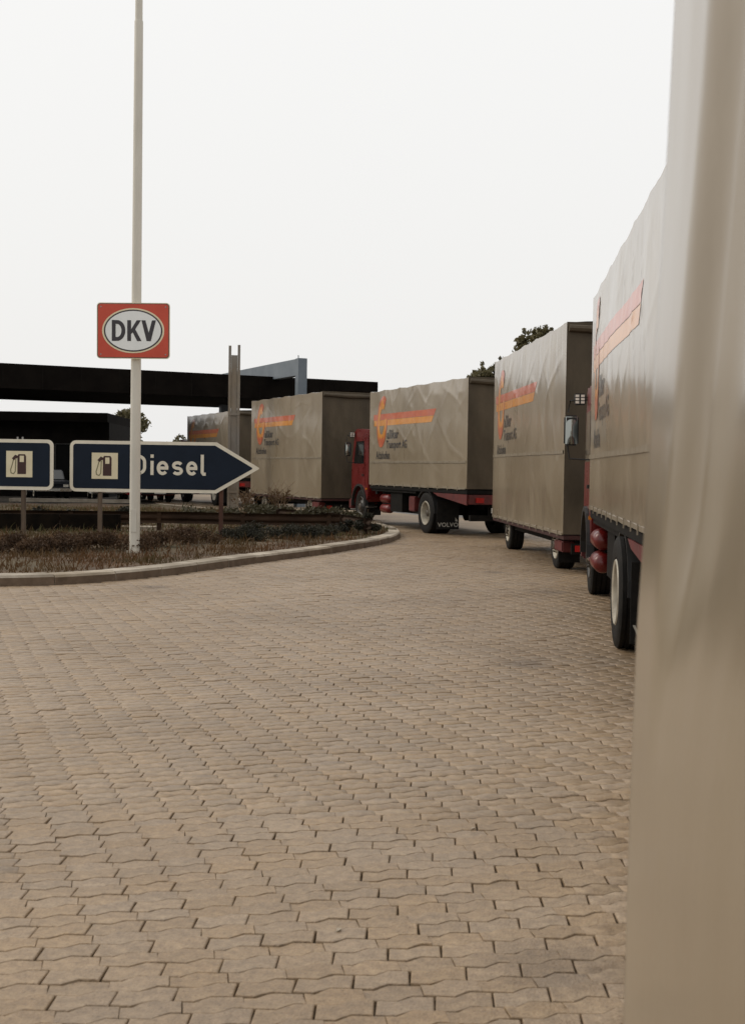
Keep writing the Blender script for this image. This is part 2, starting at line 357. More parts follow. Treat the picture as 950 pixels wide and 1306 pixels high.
for (kind, wx, wy), T in zip(stones, (TA, TB_)):
    k = visible(wx, wy); x = wx[k]; y = wy[k]
    q = np.argsort(y); x = x[q]; y = y[q]
    inn = (np.abs(x) < .30*y) & (y > 3.35) & (x < .16*y+.12)
    idx = np.where(inn)[0][:150]; sel = np.zeros(len(x), bool); sel[idx] = True
    rz = rng.normal(0, .013, len(x)); tx = rng.normal(0, .014, len(x)); ty = rng.normal(0, .010, len(x)); dz = rng.normal(0, .0014, len(x))
    for i in idx: singles.append((kind, x[i], y[i], dz[i], tx[i], ty[i], ang+rz[i]))
    m = ~sel; X, Y, Z0, AX, AY, AZ = x[m], y[m], dz[m], tx[m], ty[m], ang+rz[m]
    V = T[0]; n = len(X); V = V[None]*np.ones((n, 1, 1))
    V[:, :, 2] += V[:, :, 0]*AY[:, None]*-1 + V[:, :, 1]*AX[:, None] + Z0[:, None]
    jit = rng.normal(0, .0012, (n, 10, 2)); jit[:, :, 1] *= 1.3; sc1 = 1-np.abs(rng.normal(0, .012, (n, 1)))
    V[:, :, 0] = V[:, :, 0]*sc1+np.tile(jit[:, :, 0], 4); V[:, :, 1] = V[:, :, 1]*sc1+np.tile(jit[:, :, 1], 4)
    c, s = np.cos(AZ)[:, None], np.sin(AZ)[:, None]
    vx = V[:, :, 0]*c - V[:, :, 1]*s + X[:, None]; vy = V[:, :, 0]*s + V[:, :, 1]*c + Y[:, None]
    mass_v.append(np.stack([vx, vy, V[:, :, 2]], -1).reshape(-1, 3)); mass_f.append((T[1], n)); mass_t.append(np.repeat(rng.random(n), 40))
allv = np.concatenate(mass_v); loops = []; starts = []; ls = 0; vo = 0; tot = []
for fl, n in mass_f:
    flat = np.array([i for f in fl for i in f]); ln = np.array([len(f) for f in fl])
    base = (np.arange(n)*40+vo)[:, None]; loops.append((flat[None]+base).ravel()); tot.append(np.tile(ln, n)); vo += n*40
loops = np.concatenate(loops).astype(np.int32); tot = np.concatenate(tot).astype(np.int32); starts = np.concatenate([[0], np.cumsum(tot)[:-1]]).astype(np.int32)
me = bpy.data.meshes.new('paving_stones'); me.vertices.add(len(allv)); me.vertices.foreach_set('co', allv.astype(np.float32).ravel())
me.loops.add(len(loops)); me.loops.foreach_set('vertex_index', loops); me.polygons.add(len(tot)); me.polygons.foreach_set('loop_start', starts)
me.update(calc_edges=True); me.validate()
a = me.attributes.new('tint', 'FLOAT', 'POINT'); a.data.foreach_set('value', np.concatenate(mass_t).astype(np.float32))
me.materials.append(MATS['paver_mass'])
tag(link('paving_stones', me, yard), kind='stuff')
PM = {}
for kind, T in (('a', TA), ('b', TB_)):
    PM[kind] = []
    for q in range(12):
        V = T[0].copy(); jt = rng.normal(0, .0013, (10, 2)); V[:, :2] = V[:, :2]*(1-abs(rng.normal(0, .012)))+np.tile(jt, (4, 1))
        m_ = bpy.data.meshes.new('paving_stone'); m_.from_pydata([tuple(v) for v in V], [], T[1]); m_.materials.append(MATS['paver_single']); m_.update(); PM[kind].append(m_)
for i, (kind, x, y, z, tx, ty, rz) in enumerate(singles):
    link('paving_stone', PM[kind][(i*7) % 12], yard, (x, y, z), (tx, ty, rz))
# farther off the same paving is only a surface
far_xy = [(-.4, PAV_END+.05), (9.5, PAV_END+.05), (7, 38), (1.5, 45), (-2, 56), (-9, 72), (-14, 72), (-8.0, 49.2), (-5.0, 44.1), (-2.0, 38.1), (0.15, 35.2)]
far = MB().add([(x, y, -.006) for x, y in far_xy], [tuple(range(len(far_xy)))]).build('paved_lane', 'yard_far')
tag(far, 'far stretch of brown paving under the line of lorries', kind='structure')
side_xy = [(.20*2+.8, -3), (14, -3), (14, PAV_END), (.20*PAV_END+.8, PAV_END)]
o = MB().add([(x, y, -.008) for x, y in side_xy], [(0, 1, 2, 3)]).build('paved_edge', 'yard_far')
tag(o, 'brown paving running on beneath the parked lorries', kind='structure')

# ---- kerb of single stones
kt = thing('kerb', 'pale concrete kerb curving round the grass island', 'kerb')
acc = [0]
for i in range(1, len(KL)): acc.append(acc[-1] + (KL[i]-KL[i-1]).length)
def kpos(d):
    d = max(0, min(acc[-1]-1e-6, d)); i = max(k for k in range(len(acc)) if acc[k] <= d); i = min(i, len(KL)-2)
    t = (d-acc[i])/(acc[i+1]-acc[i]); p = KL[i].lerp(KL[i+1], t); tan = (KL[i+1]-KL[i]).normalized(); return p, Vector((-tan.y, tan.x))
random.seed(5)
d = 0; KW = .30
while d < acc[-1]-.3:
    e = min(d+1.0, acc[-1]); vs = []; fs = []; mi = []
    dz = random.uniform(-.006, .006); n = 4
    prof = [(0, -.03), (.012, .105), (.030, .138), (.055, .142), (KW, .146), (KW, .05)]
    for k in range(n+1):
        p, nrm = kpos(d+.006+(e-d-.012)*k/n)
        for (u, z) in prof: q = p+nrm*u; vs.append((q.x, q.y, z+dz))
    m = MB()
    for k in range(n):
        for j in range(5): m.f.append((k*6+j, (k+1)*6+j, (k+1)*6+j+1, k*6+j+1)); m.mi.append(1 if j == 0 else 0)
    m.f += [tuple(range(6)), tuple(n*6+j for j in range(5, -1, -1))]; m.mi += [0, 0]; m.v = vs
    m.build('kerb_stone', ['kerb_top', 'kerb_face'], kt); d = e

# ---- island earth
IN = []
for i in range(0, len(KL)):
    t = (KL[min(i+1, len(KL)-1)]-KL[max(i-1, 0)]).normalized(); IN.append(KL[i]+Vector((-t.y, t.x))*(KW-.02))
def isl_z(x, y): return .125 + .05*nz(x*.5, y*.5) + .03*nz(x*1.7, y*1.7, 3)
bm = bmesh.new(); gx = np.arange(-18, 1.01, .3); gy = np.arange(14.2, 49.5, .3)
INP = np.array([(p.x, p.y) for p in IN] + [(-18, 47.5), (-18, 14.2)])
vid = {}
def gv(i, j):
    if (i, j) not in vid: x, y = gx[i], gy[j]; vid[i, j] = bm.verts.new((x, y, isl_z(x, y)-.012))
    return vid[i, j]
XX, YY = np.meshgrid(gx, gy, indexing='ij'); INM = inside(XX, YY, INP)
for i in range(len(gx)-1):
    for j in range(len(gy)-1):
        if INM[i,j] or INM[i+1,j] or INM[i,j+1] or INM[i+1,j+1]:
            if all(inside(XX[a, b], YY[a, b]) for a in (i, i+1) for b in (j, j+1)): bm.faces.new((gv(i,j), gv(i+1,j), gv(i+1,j+1), gv(i,j+1)))
bml = bpy.data.meshes.new('verge'); bm.to_mesh(bml); bm.free(); bml.materials.append(MATS['soil']); bml.polygons.foreach_set('use_smooth', [True]*len(bml.polygons))
verge = tag(link('verge', bml), 'brown earth of the traffic island', kind='structure')
# strip that fills up to the back of the kerb
vs = []; fs = []
for i, p in enumerate(IN):
    t = (KL[min(i+1, len(KL)-1)]-KL[max(i-1, 0)]).normalized(); q = p+Vector((-t.y, t.x))*.55
    vs += [(p.x, p.y, .130), (q.x, q.y, isl_z(q.x, q.y)-.004)]
for i in range(len(IN)-1): fs.append((2*i, 2*i+2, 2*i+3, 2*i+1))
tag(MB().add(vs, fs).build('verge_edge', 'soil'), 'bare earth strip behind the kerb', kind='structure')

# ================================================================== LORRIES
def cached(fn):
    c = {}
    def g(*a):
        if a not in c: c[a] = fn(*a)
        return c[a]
    return g
@cached
def tyre_mesh(r, wd, dual):
    m = MB(); rr = r*.56
    def one(x0, w_):
        h = w_/2; c = x0+h
        pr = [(-h*.62, rr), (-h*.92, rr*1.12), (-h, r*.80), (-h*.93, r*.95), (-h*.80, r)]
        for k in (-.45, 0, .45): pr += [(h*(k-.08), r), (h*(k-.06), r-.014), (h*(k+.06), r-.014), (h*(k+.08), r)]
        pr += [(h*.80, r), (h*.93, r*.95), (h, r*.80), (h*.92, rr*1.12), (h*.62, rr)]
        m.lathe([(c+a, b) for a, b in pr], n=40)
    one(0, wd)
    if dual: one(wd+.05, wd)
    return m.mesh('tyre', 'rubber', smooth=True)
@cached
def rim_mesh(r, wd, dual, mt='rim'):
    m = MB(); rr = r*.57
    if dual:   # deep dish
        pr = [(.012, rr+.012), (.0, rr), (.012, rr-.03), (.05, rr-.05), (.16, rr-.075), (.175, rr-.10), (.17, rr*.45), (.165, rr*.30)]
    else:
        pr = [(.012, rr+.012), (.0, rr), (.012, rr-.03), (.045, rr-.05), (.06, rr-.08), (.02, rr*.62), (-.005, rr*.5), (.0, rr*.35)]
    m.lathe(pr, n=36); return m.mesh('rim', mt, smooth=True)
@cached
def hub_mesh(r, wd, dual):
    m = MB(); rr = r*.57; x = .17 if dual else .0
    hp_ = 1 if dual else .3; m.lathe([(x, rr*.36), (x-.05*hp_, rr*.34), (x-.11*hp_, rr*.27), (x-.13*hp_, rr*.16), (x-.13*hp_, .001)], n=20)
    for k in range(10):
        a = 2*math.pi*k/10; m.lathe([(x+.01, .014), (x-.03, .014), (x-.032, .001)], c=(0, rr*.5*math.cos(a), rr*.5*math.sin(a)), n=6)
    return m.mesh('hub', 'hub', smooth=True)
def wheel(parent, x_out, y, r, wd, dual, side, mt='rim'):
    """axle along X; x_out = outer face of the tyre; side -1 left, +1 right"""
    wh = bpy.data.objects.new('wheel', None); COL.objects.link(wh); wh.parent = parent; wh.location = (x_out, y, r-.006)
    wh.empty_display_size = .2
    if side > 0: wh.rotation_euler = (0, 0, math.pi)
    link('tyre', tyre_mesh(r, wd, dual), wh); link('rim', rim_mesh(r, wd, dual, mt), wh); link('hub', hub_mesh(r, wd, dual), wh)
    return wh

TXT = [text2d('alliker', .03), text2d('Transport AG', .03), text2d('Altishofen', .03)]
TVOLVO = text2d('VOLVO', .02)

class Tarp:
    """left side cloth of a box: outward offset at s metres behind the front edge, height z"""
    def __init__(s, seed, L, z0, z1, near=None): s.k = seed*17.3; s.L = L; s.z0 = z0; s.z1 = z1; s.near = near
    def out(s, u, z):
        k = s.k; L = s.L; t = (z-s.z0)/(s.z1-s.z0)
        e = min(1, u/.35, (L-u)/.35); e = max(0, e); et = max(0, min(1, (1-t)/.12)); eb = max(0, min(1, t/.04))
        d = .030*math.sin(math.pi*min(1, max(0, t)))*math.sin(math.pi*min(1, max(0, u/L)))
        d += .020*nz(u*.55+k, z*.5)*e*et
        d += .008*nz(u*2.6+k, z*.45, 5)*e*(.2+.8*et)                        # upright folds over the stakes
        d += .0035*nz(u*6.5+k, z*.8+u*.5, 9)*e*et
        r = 1-abs(nz(u*.9+z*.75+k, z*.35-u*.25, 2))*5           # slack diagonal creases
        d += .007*max(0, r)**3*e*et
        r = 1-abs(nz(u*.8-z*.9-k, z*.3, 7))*6
        d += .005*max(0, r)**3*e*et
        d += .010*nz(u*7.5+k, z*.6+u, 12)*math.exp(-(1-t)/.13)*e*min(1, (1-t)*18)   # pleats under the top edge
        d *= (.25+.75*eb)
        # seam bulge over the drop side
        if s.near is not None: d = d*.3 + s.near(u, z)
        return d
    def zm(s, u, z):
        t = (z-s.z0)/(s.z1-s.z0); k = s.k
        sag = .030*abs(math.sin(math.pi*u/1.22))*(.5+.5*nz(u*.8+k)+.4) + .010*nz(u*5+k, 2)
        return z - sag*max(0, t)**7 + (.016*nz(u*2.3+k, 6)+.008*nz(u*9+k, 8))*max(0, 1-t)**7
def svals(L, fine=None):
    if fine: return list(np.arange(0, fine, .02)) + list(np.linspace(fine, L, int((L-fine)/.15)+2))
    return list(np.linspace(0, L, int(L/.06)))
def tarp_parts(root, T, seam_z, logo, fine=None):
    L, z0, z1, W = T.L, T.z0, T.z1, 2.5
    S = svals(L, fine); Z = list(np.linspace(z0, z1, int((z1-z0)/(.045 if not fine else .05))))
    m = MB(); nS, nZ = len(S), len(Z)
    hx = W/2
    vs = [(-hx-T.out(u, z), -u, T.zm(u, z)) for u in S for z in Z]
    m.add(vs, [(i*nZ+j, i*nZ+j+1, (i+1)*nZ+j+1, (i+1)*nZ+j) for i in range(nS-1) for j in range(nZ-1)])
    # far side
    S2 = np.linspace(0, L, 20); Z2 = np.linspace(z0, z1, 10)
    vs = [(hx+.02*math.sin(math.pi*u/L)*math.sin(math.pi*(z-z0)/(z1-z0)), -u, z) for u in S2 for z in Z2]
    m.add(vs, [(i*10+j, (i+1)*10+j, (i+1)*10+j+1, i*10+j+1) for i in range(19) for j in range(9)])
    # rear and front cloth, roof: share the side's edge lines
    X = np.linspace(-1, 1, 34); k = T.k
    def endface(y, sgn):
        vs = []
        for x in X:
            for z in Z:
                ex = 1-abs(x)**8; t = (z-z0)/(z1-z0); u = L if sgn < 0 else 0
                xo = x*hx if x > -1 else -hx-T.out(u, z)
                d = (.012*nz(x*2.2+k, z*.6, 4)+.014*max(0, 1-abs(nz(x*1.5+z*.9+k, z*.4, 8))*3.5)**2 + .02*math.sin(math.pi*t))*ex*min(1, (1-t)*8)
                vs.append((xo, y+sgn*d, z))
        m.add(vs, [(i*nZ+j, i*nZ+j+1, (i+1)*nZ+j+1, (i+1)*nZ+j) for i in range(len(X)-1) for j in range(nZ-1)])
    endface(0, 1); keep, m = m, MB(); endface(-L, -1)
    m.build('rear_flap', 'tarp_grime_shade', root); rf_ = root.children[-1]; rf_.data.polygons.foreach_set('use_smooth', [True]*len(rf_.data.polygons)); m = keep
    vs = []
    for u in S:
        for q, x in enumerate(np.linspace(-1, 1, 9)):
            sag = .035*(1-x*x)*(1-.25*abs(math.sin(u*math.pi/1.2)))
            vs.append(((x*hx if q else -hx-T.out(u, z1)), -u, (T.zm(u, z1) if q == 0 else z1+sag)))
    m.add(vs, [(i*9+j, (i+1)*9+j, (i+1)*9+j+1, i*9+j+1) for i in range(nS-1) for j in range(8)])
    tp = m.build('tarpaulin', 'tarp', root, smooth=False)
    tp.data.polygons.foreach_set('use_smooth', [True]*len(tp.data.polygons))
    try: tp.data.set_sharp_from_angle(angle=math.radians(55))
    except Exception: pass
    def onside(v2, off): return [(-hx-T.out(u, z)-off, -u, T.zm(u, z)) for u, z in v2]
    def strip(za, zb, off, name, mt, ua=0.02, ub=None, par=tp):
        ub = ub or L-.02; q = MB(); SS = [u for u in S if ua <= u <= ub]
        P = []
        for u in SS: P += [(u, za), (u, zb)]
        A = onside(P, off); B = onside(P, -.004); n = len(A)
        q.add(A, [(2*i, 2*i+1, 2*i+3, 2*i+2) for i in range(len(SS)-1)])
        q.add([v for pr in zip(A[1::2], B[1::2]) for v in pr], [(2*i, 2*i+1, 2*i+3, 2*i+2) for i in range(len(SS)-1)])
        q.add([v for pr in zip(A[0::2], B[0::2]) for v in pr], [(2*i, 2*i+1, 2*i+3, 2*i+2) for i in range(len(SS)-1)])
        return q.build(name, mt, par, smooth=True)
    MB().tube([(-hx+.03, -L-.035, z1-.10), (-.4, -L-.05, z1-.13), (.5, -L-.045, z1-.12), (hx-.03, -L-.035, z1-.09)], [.055, .065, .06, .05], 8).build('cloth_roll', 'tarp_grime_shade', root, smooth=True)
    if not fine: strip(seam_z, seam_z+.055, .014, 'seam', 'tarp_hem')
    strip(z0-.012, z0+.03, .010, 'hem', 'tarp_hem')
    if not fine:
        for q in range(int(L/.62)):
            u = .3+q*.62+.03*nz(q*3.1+T.k); o_ = T.out(u, z0+.05)
            MB().box(-hx-o_-.018, -hx-o_-.008, -u-.016, -u+.016, z0-.045, z0+.05).build('strap', 'tarp_hem', tp)
    # lashing eyelets and short straps along the hem
    if logo is None: return tp
    def grid_quad(fn, nu, nv, mt, name, off):
        P = [fn(i/nu, j/nv) for i in range(nu+1) for j in range(nv+1)]
        return MB().add(onside(P, off), [(i*(nv+1)+j, i*(nv+1)+j+1, (i+1)*(nv+1)+j+1, (i+1)*(nv+1)+j) for i in range(nu) for j in range(nv)]).build(name, mt, tp, smooth=True)
    zc, u0, u1, gx_, ga, gb, txt = logo     # stripe centre height, stripe ends, emblem centre and half axes, text scale
    hs = .165
    grid_quad(lambda a, b: (u0+(u1-u0)*a + hs*.9*(b)*a, zc+hs*b), 60, 3, 'logo_red', 'stripe', .0035)
    grid_quad(lambda a, b: (u0+.05+(u1-u0-.22)*a + hs*.9*(b)*a, zc-hs+(hs-.008)*b), 60, 3, 'logo_yellow', 'stripe', .0035)
    # tall letter-like emblem: yellow body, red outline, open at the upper right
    zg = zc-.05
    def P(a, r): return (gx_+ga*r*math.cos(math.radians(a))+.10*(math.sin(math.radians(a))*gb*r), zg+gb*r*math.sin(math.radians(a)))
    q = MB(); n = 44
    pts = [P(62+(360-62+8)*i/n, 1) for i in range(n+1)]; pin = [P(62+(360-62+8)*i/n, .86) for i in range(n+1)]
    V = [];
    for a_, b_ in zip(pts, pin): V += [a_, b_]
    q.add(onside(V, .0065), [(2*i, 2*i+2, 2*i+3, 2*i+1) for i in range(n)]); em = q.build('emblem', 'logo_red', tp, smooth=True)
    q = MB(); V = []
    for i in range(n+1):
        a = 62+(360-62+8)*i/n; inner = .50
        V += [P(a, .86), P(a, (.86+inner)/2), P(a, inner)]
    q.add(onside(V, .0052), [(3*i+j, 3*i+3+j, 3*i+4+j, 3*i+1+j) for i in range(n) for j in range(2)]); q.build('emblem_fill', 'logo_yellow', em, smooth=True)
    q = MB(); V = []
    for i in range(9):
        a = 60+26*i/8; V += [P(a, 1.0), P(a, .70)]
    q.add(onside(V, .0080), [(2*i, 2*i+2, 2*i+3, 2*i+1) for i in range(8)]); q.build('emblem_end', 'logo_red', em, smooth=True)
    q = MB(); V = []
    for i in range(13):
        a = 238+64*i/12; V += [P(a, .99), P(a, .66)]
    q.add(onside(V, .0080), [(2*i, 2*i+2, 2*i+3, 2*i+1) for i in range(12)]); q.build('emblem_end', 'logo_red', em, smooth=True)
    tx0 = gx_+ga
    for (v2, f2), (uu, zz, ww, hh) in zip(TXT, ((tx0, zc-.54, .90*txt, .25), (tx0-.05, zc-.87, 1.58*txt, .29), (gx_-ga-.06, zc-1.10, 1.20*txt, .23))):
        MB().add(onside([(uu+a*ww, zz+b*hh) for a, b in v2], .0045), f2).build('lettering', 'logo_black', tp)
    return tp

def mirror(root, x, y, z, par):
    MB().tube([(-1.10, y-.02, z-.42), (x-.02, y, z-.40), (x-.05, y, z-.22)], .013, 6).build('mirror_arm', 'black_plastic', par, smooth=True)
    m = MB().tube([(-1.10, y-.02, z+.42), (x-.02, y, z+.40), (x-.05, y, z+.24)], .013, 6)
    arm = m.build('mirror_arm', 'black_plastic', par, smooth=True)
    MB().box(x-.10, x+.10, y-.035, y+.06, z-.22, z+.20).build('mirror', 'black_plastic', arm, bevel=.03)
    q = MB(); N_ = 7
    q.add([(x+.082*a, y-.038-.016*(1-a*a)*(1-b*b)+.010*b, z-.01+.19*b) for a in np.linspace(-1, 1, N_) for b in np.linspace(-1, 1, N_)],
          [(i*N_+j, i*N_+j+1, (i+1)*N_+j+1, (i+1)*N_+j) for i in range(N_-1) for j in range(N_-1)]).build('mirror_glass', 'mirror_glass', arm, smooth=True)
def cab(root):
    W = 1.20
    prof = [(.22, .80), (.20, 1.0), (.20, 2.62), (.30, 2.76), (1.40, 2.82), (1.53, 2.74), (1.74, 1.86), (1.78, 1.60), (1.78, .62), (1.62, .55)]
    prof += [(.98+.60*math.cos(math.radians(a)), .52+.60*math.sin(math.radians(a))) for a in range(8, 175, 16)]
    m = MB().prism(prof, 'x', -W, W); c = m.build('cab', 'red_paint', root, bevel=.03)
    for sgn in (-1, 1):
        x0, x1 = (-W-.008, -W+.02) if sgn < 0 else (W-.02, W+.008)
        d = MB().prism([(.50, 1.14), (.50, 2.55), (1.36, 2.55), (1.60, 1.80), (1.60, 1.14)], 'x', x0, x1).build('door', 'red_paint', c, bevel=.01)
        xx0, xx1 = (x0-.006, x0+.004) if sgn < 0 else (x1-.004, x1+.006)
        MB().prism([(.60, 1.78), (.60, 2.44), (1.30, 2.44), (1.50, 1.86), (1.46, 1.78)], 'x', xx0, xx1).build('window', 'glass', d)
        hx0 = x0-.03 if sgn < 0 else x1
        MB().box(hx0, hx0+.03, .58, .74, 1.42, 1.47).build('handle', 'black_plastic', d)
        fx0, fx1 = (-W-.05, -W+.05) if sgn < 0 else (W-.05, W+.05)
        ar = [(.98+.66*math.cos(math.radians(a)), .52+.66*math.sin(math.radians(a))) for a in range(0, 181, 15)]
        ai = [(.98+.60*math.cos(math.radians(a)), .52+.60*math.sin(math.radians(a))) for a in range(180, -1, -15)]
        MB().prism(ar+ai, 'x', fx0, fx1).build('wheel_arch', 'black_plastic', c)
        sx = (-W-.04, -W+.25) if sgn < 0 else (W-.25, W+.04)
        st = MB().box(*sx, .10, .30, .50, .55).build('step', 'chrome', c, bevel=.01)
    ws = MB().add([(-1.08, 1.755, 1.88), (1.08, 1.755, 1.88), (1.08, 1.575, 2.66), (-1.08, 1.575, 2.66), (-1.08, 1.715, 1.87), (1.08, 1.715, 1.87), (1.08, 1.53, 2.65), (-1.08, 1.53, 2.65)],
                  [(0,1,2,3), (7,6,5,4), (0,4,5,1), (1,5,6,2), (2,6,7,3), (3,7,4,0)]).build('windscreen', 'glass', c)
    MB().box(-1.0, 1.0, 1.77, 1.805, 1.05, 1.55).build('grille', 'black_plastic', c)
    MB().box(-1.22, 1.22, 1.68, 1.93, .42, .72).build('bumper', 'red_dull', c, bevel=.03)
    for sx in (-.88, .88): MB().lathe([(1.955, .001), (1.955, .06), (1.93, .10), (1.91, .11)], c=(sx, 0, .57), axis='y', n=18).build('headlight', 'lens_white', c, smooth=True)
    MB().box(-1.23, -1.195, .30, .36, 1.02, 1.07).build('marker_light', 'lens_amber', c)
    # chrome exhaust stack of pipes behind the cab and snorkel
    MB().tube([(-.95, .12, .9), (-.95, .12, 2.9)], .05, 10).build('air_intake', 'black_plastic', c, smooth=True)
    mirror(root, -1.41, 1.50, 2.22, c)
    m = MB().tube([(-1.15, 1.48, 2.66), (-1.30, 1.48, 2.68)], .010, 6); la = m.build('lamp_arm', 'black_plastic', c)
    MB().box(-1.38, -1.22, 1.435, 1.52, 2.56, 2.72).build('side_mirror', 'black_plastic', la, bevel=.015)
    for a in range(2):
        for b in range(3): MB().box(-1.365+a*.075, -1.315+a*.075, 1.425, 1.436, 2.58+b*.045, 2.612+b*.045).build('lamp_lens', 'lens_white', la)
    return c

def place(v, rootname, label, cat, group):
    (x, y, a) = v
    return thing(rootname, label, cat, (x+1.25*math.cos(a), y+1.25*math.sin(a), 0), a, group)
TRUCK_Z = (1.185, 3.835); TRAIL_Z = (.645, 3.99)
def truck(v, L, seed, label, logo, rear_axle=4.35, flap_text=True, rear_out=-1.225, tank_y=-1.15):
    root = place(v, 'truck', label, 'truck', 'lorries queuing in line')
    T = Tarp(seed, L, *TRUCK_Z); tarp_parts(root, T, 1.80, logo)
    # floor, frame and running gear
    MB().box(-1.235, 1.235, -L+.01, -.02, 1.06, 1.165).build('floor_frame', 'chassis', root, bevel=.01)
    ch = MB().box(-.48, -.38, -L+.25, 1.7, .78, 1.04).box(.38, .48, -L+.25, 1.7, .78, 1.04)
    for y in (-.4, -1.6, -2.9, -5.2, -L+.35): ch.box(-.38, .38, y-.05, y+.05, .82, .98)
    ch.box(-.42, .42, .6, 1.7, .55, 1.0).box(-.30, .30, -.6, .7, .45, .9).tube([(0, -.4, .66), (0, -rear_axle, .56)], .05, 8).lathe([(-.16, .06), (-.1, .20), (.1, .20), (.16, .06)], c=(0, -rear_axle, .52), n=14)
    ch.box(-.95, .95, -rear_axle-.07, -rear_axle+.07, .46, .60).box(-.95, .95, .91, 1.05, .44, .56)
    ch.box(-.86, -.50, -3.55, -.1, .44, 1.04).box(-1.14, -.87, -2.45, -1.55, .46, 1.0)                 # long inner filler added to darken the underside, then battery and fuel box
    ch.box(.50, 1.18, -3.5, -.1, .40, 1.03)  # unseen right-hand box, added to stop light passing beneath the truck
    ch.build('chassis', 'chassis', root)
    for z in (.80, .52):
        MB().lathe([(-.34, .001), (-.33, .07), (-.30, .11), (-.26, .125), (.26, .125), (.30, .11), (.33, .07), (.34, .001)], c=(-1.10, tank_y, z), axis='y', n=20).build('air_tank', 'red_paint', root, smooth=True)
    MB().box(-1.16, -.70, -3.45, -3.0, .52, .92).build('tool_box', 'red_dull', root, bevel=.02)
    # side guard rail
    MB().box(-1.20, -1.17, -3.6, -.1, 1.0, 1.055).build('side_rail', 'chassis', root)
    cab(root)
    wheel(root, -1.17, .98, .515, .29, False, -1, 'rim_dark'); wheel(root, 1.17, .98, .515, .29, False, 1, 'rim_dark')
    wheel(root, rear_out, -rear_axle, .525, .27, True, -1); wheel(root, 1.225, -rear_axle, .525, .27, True, 1)
    for sgn in (-1, 1):
        ar = [(-rear_axle+.64*math.cos(math.radians(a)), .53+.60*math.sin(math.radians(a))) for a in range(40, 181, 14)]
        ai = [(-rear_axle+.61*math.cos(math.radians(a)), .53+.57*math.sin(math.radians(a))) for a in range(180, 39, -14)]
        MB().prism(ar+ai, 'x', *((-1.23, -.62) if sgn < 0 else (.62, 1.23))).build('mudguard', 'black_plastic', root)
        xa = -1.22 if sgn < 0 else .62
        fl = MB().box(xa, xa+.60, -rear_axle-.80, -rear_axle-.785, .14, .86).build('mud_flap', 'rubber', root)
        if flap_text:
            v2, f2 = TVOLVO
            MB().add([(xa+.02+p[0]*.56, -rear_axle-.806, .20+p[1]*.11) for p in v2], f2).build('lettering', 'white_letter', fl)
            MB().add([(xa+.50, -rear_axle-.806, .34), (xa+.58, -rear_axle-.806, .34), (xa+.50, -rear_axle-.806, .44)], [(0, 1, 2)]).build('flap_mark', 'white_letter', fl)
    # tapering red side skirt behind the wheel, rear beam, lights, plate
    for sx in ((-1.235, -1.205), (1.205, 1.235)):
        MB().prism([(-rear_axle-.55, 1.055), (-L+.02, 1.055), (-L+.02, .80), (-rear_axle-.85, .98)], 'x', *sx).build('side_skirt', 'red_dull', root)
    MB().box(-1.2, 1.2, -L-.03, -L+.09, .82, 1.05).build('rear_beam', 'red_dull', root, bevel=.01)
    MB().box(-1.1, 1.1, -L+.10, -L+.20, .42, .56).box(-.6, -.5, -L+.1, -L+.2, .56, .82).box(.5, .6, -L+.1, -L+.2, .56, .82).build('underrun_bar', 'chassis', root)
    for sx in (-1.02, .82):
        MB().box(sx, sx+.20, -L-.055, -L-.03, .86, .98).build('tail_light', 'lens_red', root)
    MB().box(-.62, -.10, -L-.045, -L-.032, .62, .74).box(-.40, -.32, -L-.032, -L+.02, .70, .85).build('number_plate', 'plate', root)
    return root
def trailer(v, L, seed, label, logo, near=None, fine=None, bar=2.0, z0=None):
    root = place(v, 'trailer', label, 'trailer', 'lorries queuing in line')
    za, zb = TRAIL_Z; za = z0 or za
    T = Tarp(seed, L, za, zb, near); tarp_parts(root, T, 1.92, logo, fine)
    MB().box(-1.235, 1.235, -L+.01, -.02, za-.09, za-.015).build('floor_frame', 'frame_red', root, bevel=.01)
    MB().box(-1.0, 1.0, -L+.2, -.2, za-.22, za-.091).build('chassis', 'chassis', root)
    r = .40
    for y in (-1.05, -L+1.45):
        for s in (-1, 1): wheel(root, s*1.08, y, r, .30, False, s)
        MB().box(-.9, .9, y-.06, y+.06, r-.06, r+.06).build('axle', 'chassis', root)
    for s in (-1, 1):
        MB().box(min(s*.72, s*1.20), max(s*.72, s*1.20), -L+.28, -L+.92, za-.30, za-.125).build('mudguard', 'red_dull', root, bevel=.02)
        MB().box(min(s*.78, s*1.14), max(s*.78, s*1.14), -L+.86, -L+.875, .14, za-.125).build('mud_flap', 'rubber', root)
    MB().box(-1.1, 1.1, -L+.03, -L+.10, .33, .50).build('underrun_bar', 'chassis', root)
    for sx in (-1.05, .87): MB().box(sx, sx+.18, -L+.01, -L+.03, .37, .47).build('tail_light', 'lens_red', root)
    MB().box(-.26, .26, -L+.012, -L+.028, .36, .47).build('number_plate', 'plate', root)
    MB().tube([(-.55, -.9, .42), (0, bar, .55)], .05, 8).tube([(.55, -.9, .42), (0, bar, .55)], .05, 8).lathe([(-.04, .09), (.04, .09), (.04, .04), (-.04, .04), (-.04, .09)], c=(0, bar, .55), axis='z', n=12).build('drawbar', 'chassis', root)
    # pale rail that carries the roof cloth at the front
    MB().box(-1.24, 1.24, -.05, .02, zb-.09, zb-.03).build('roof_rail', 'tarp_hem', root)
    return root

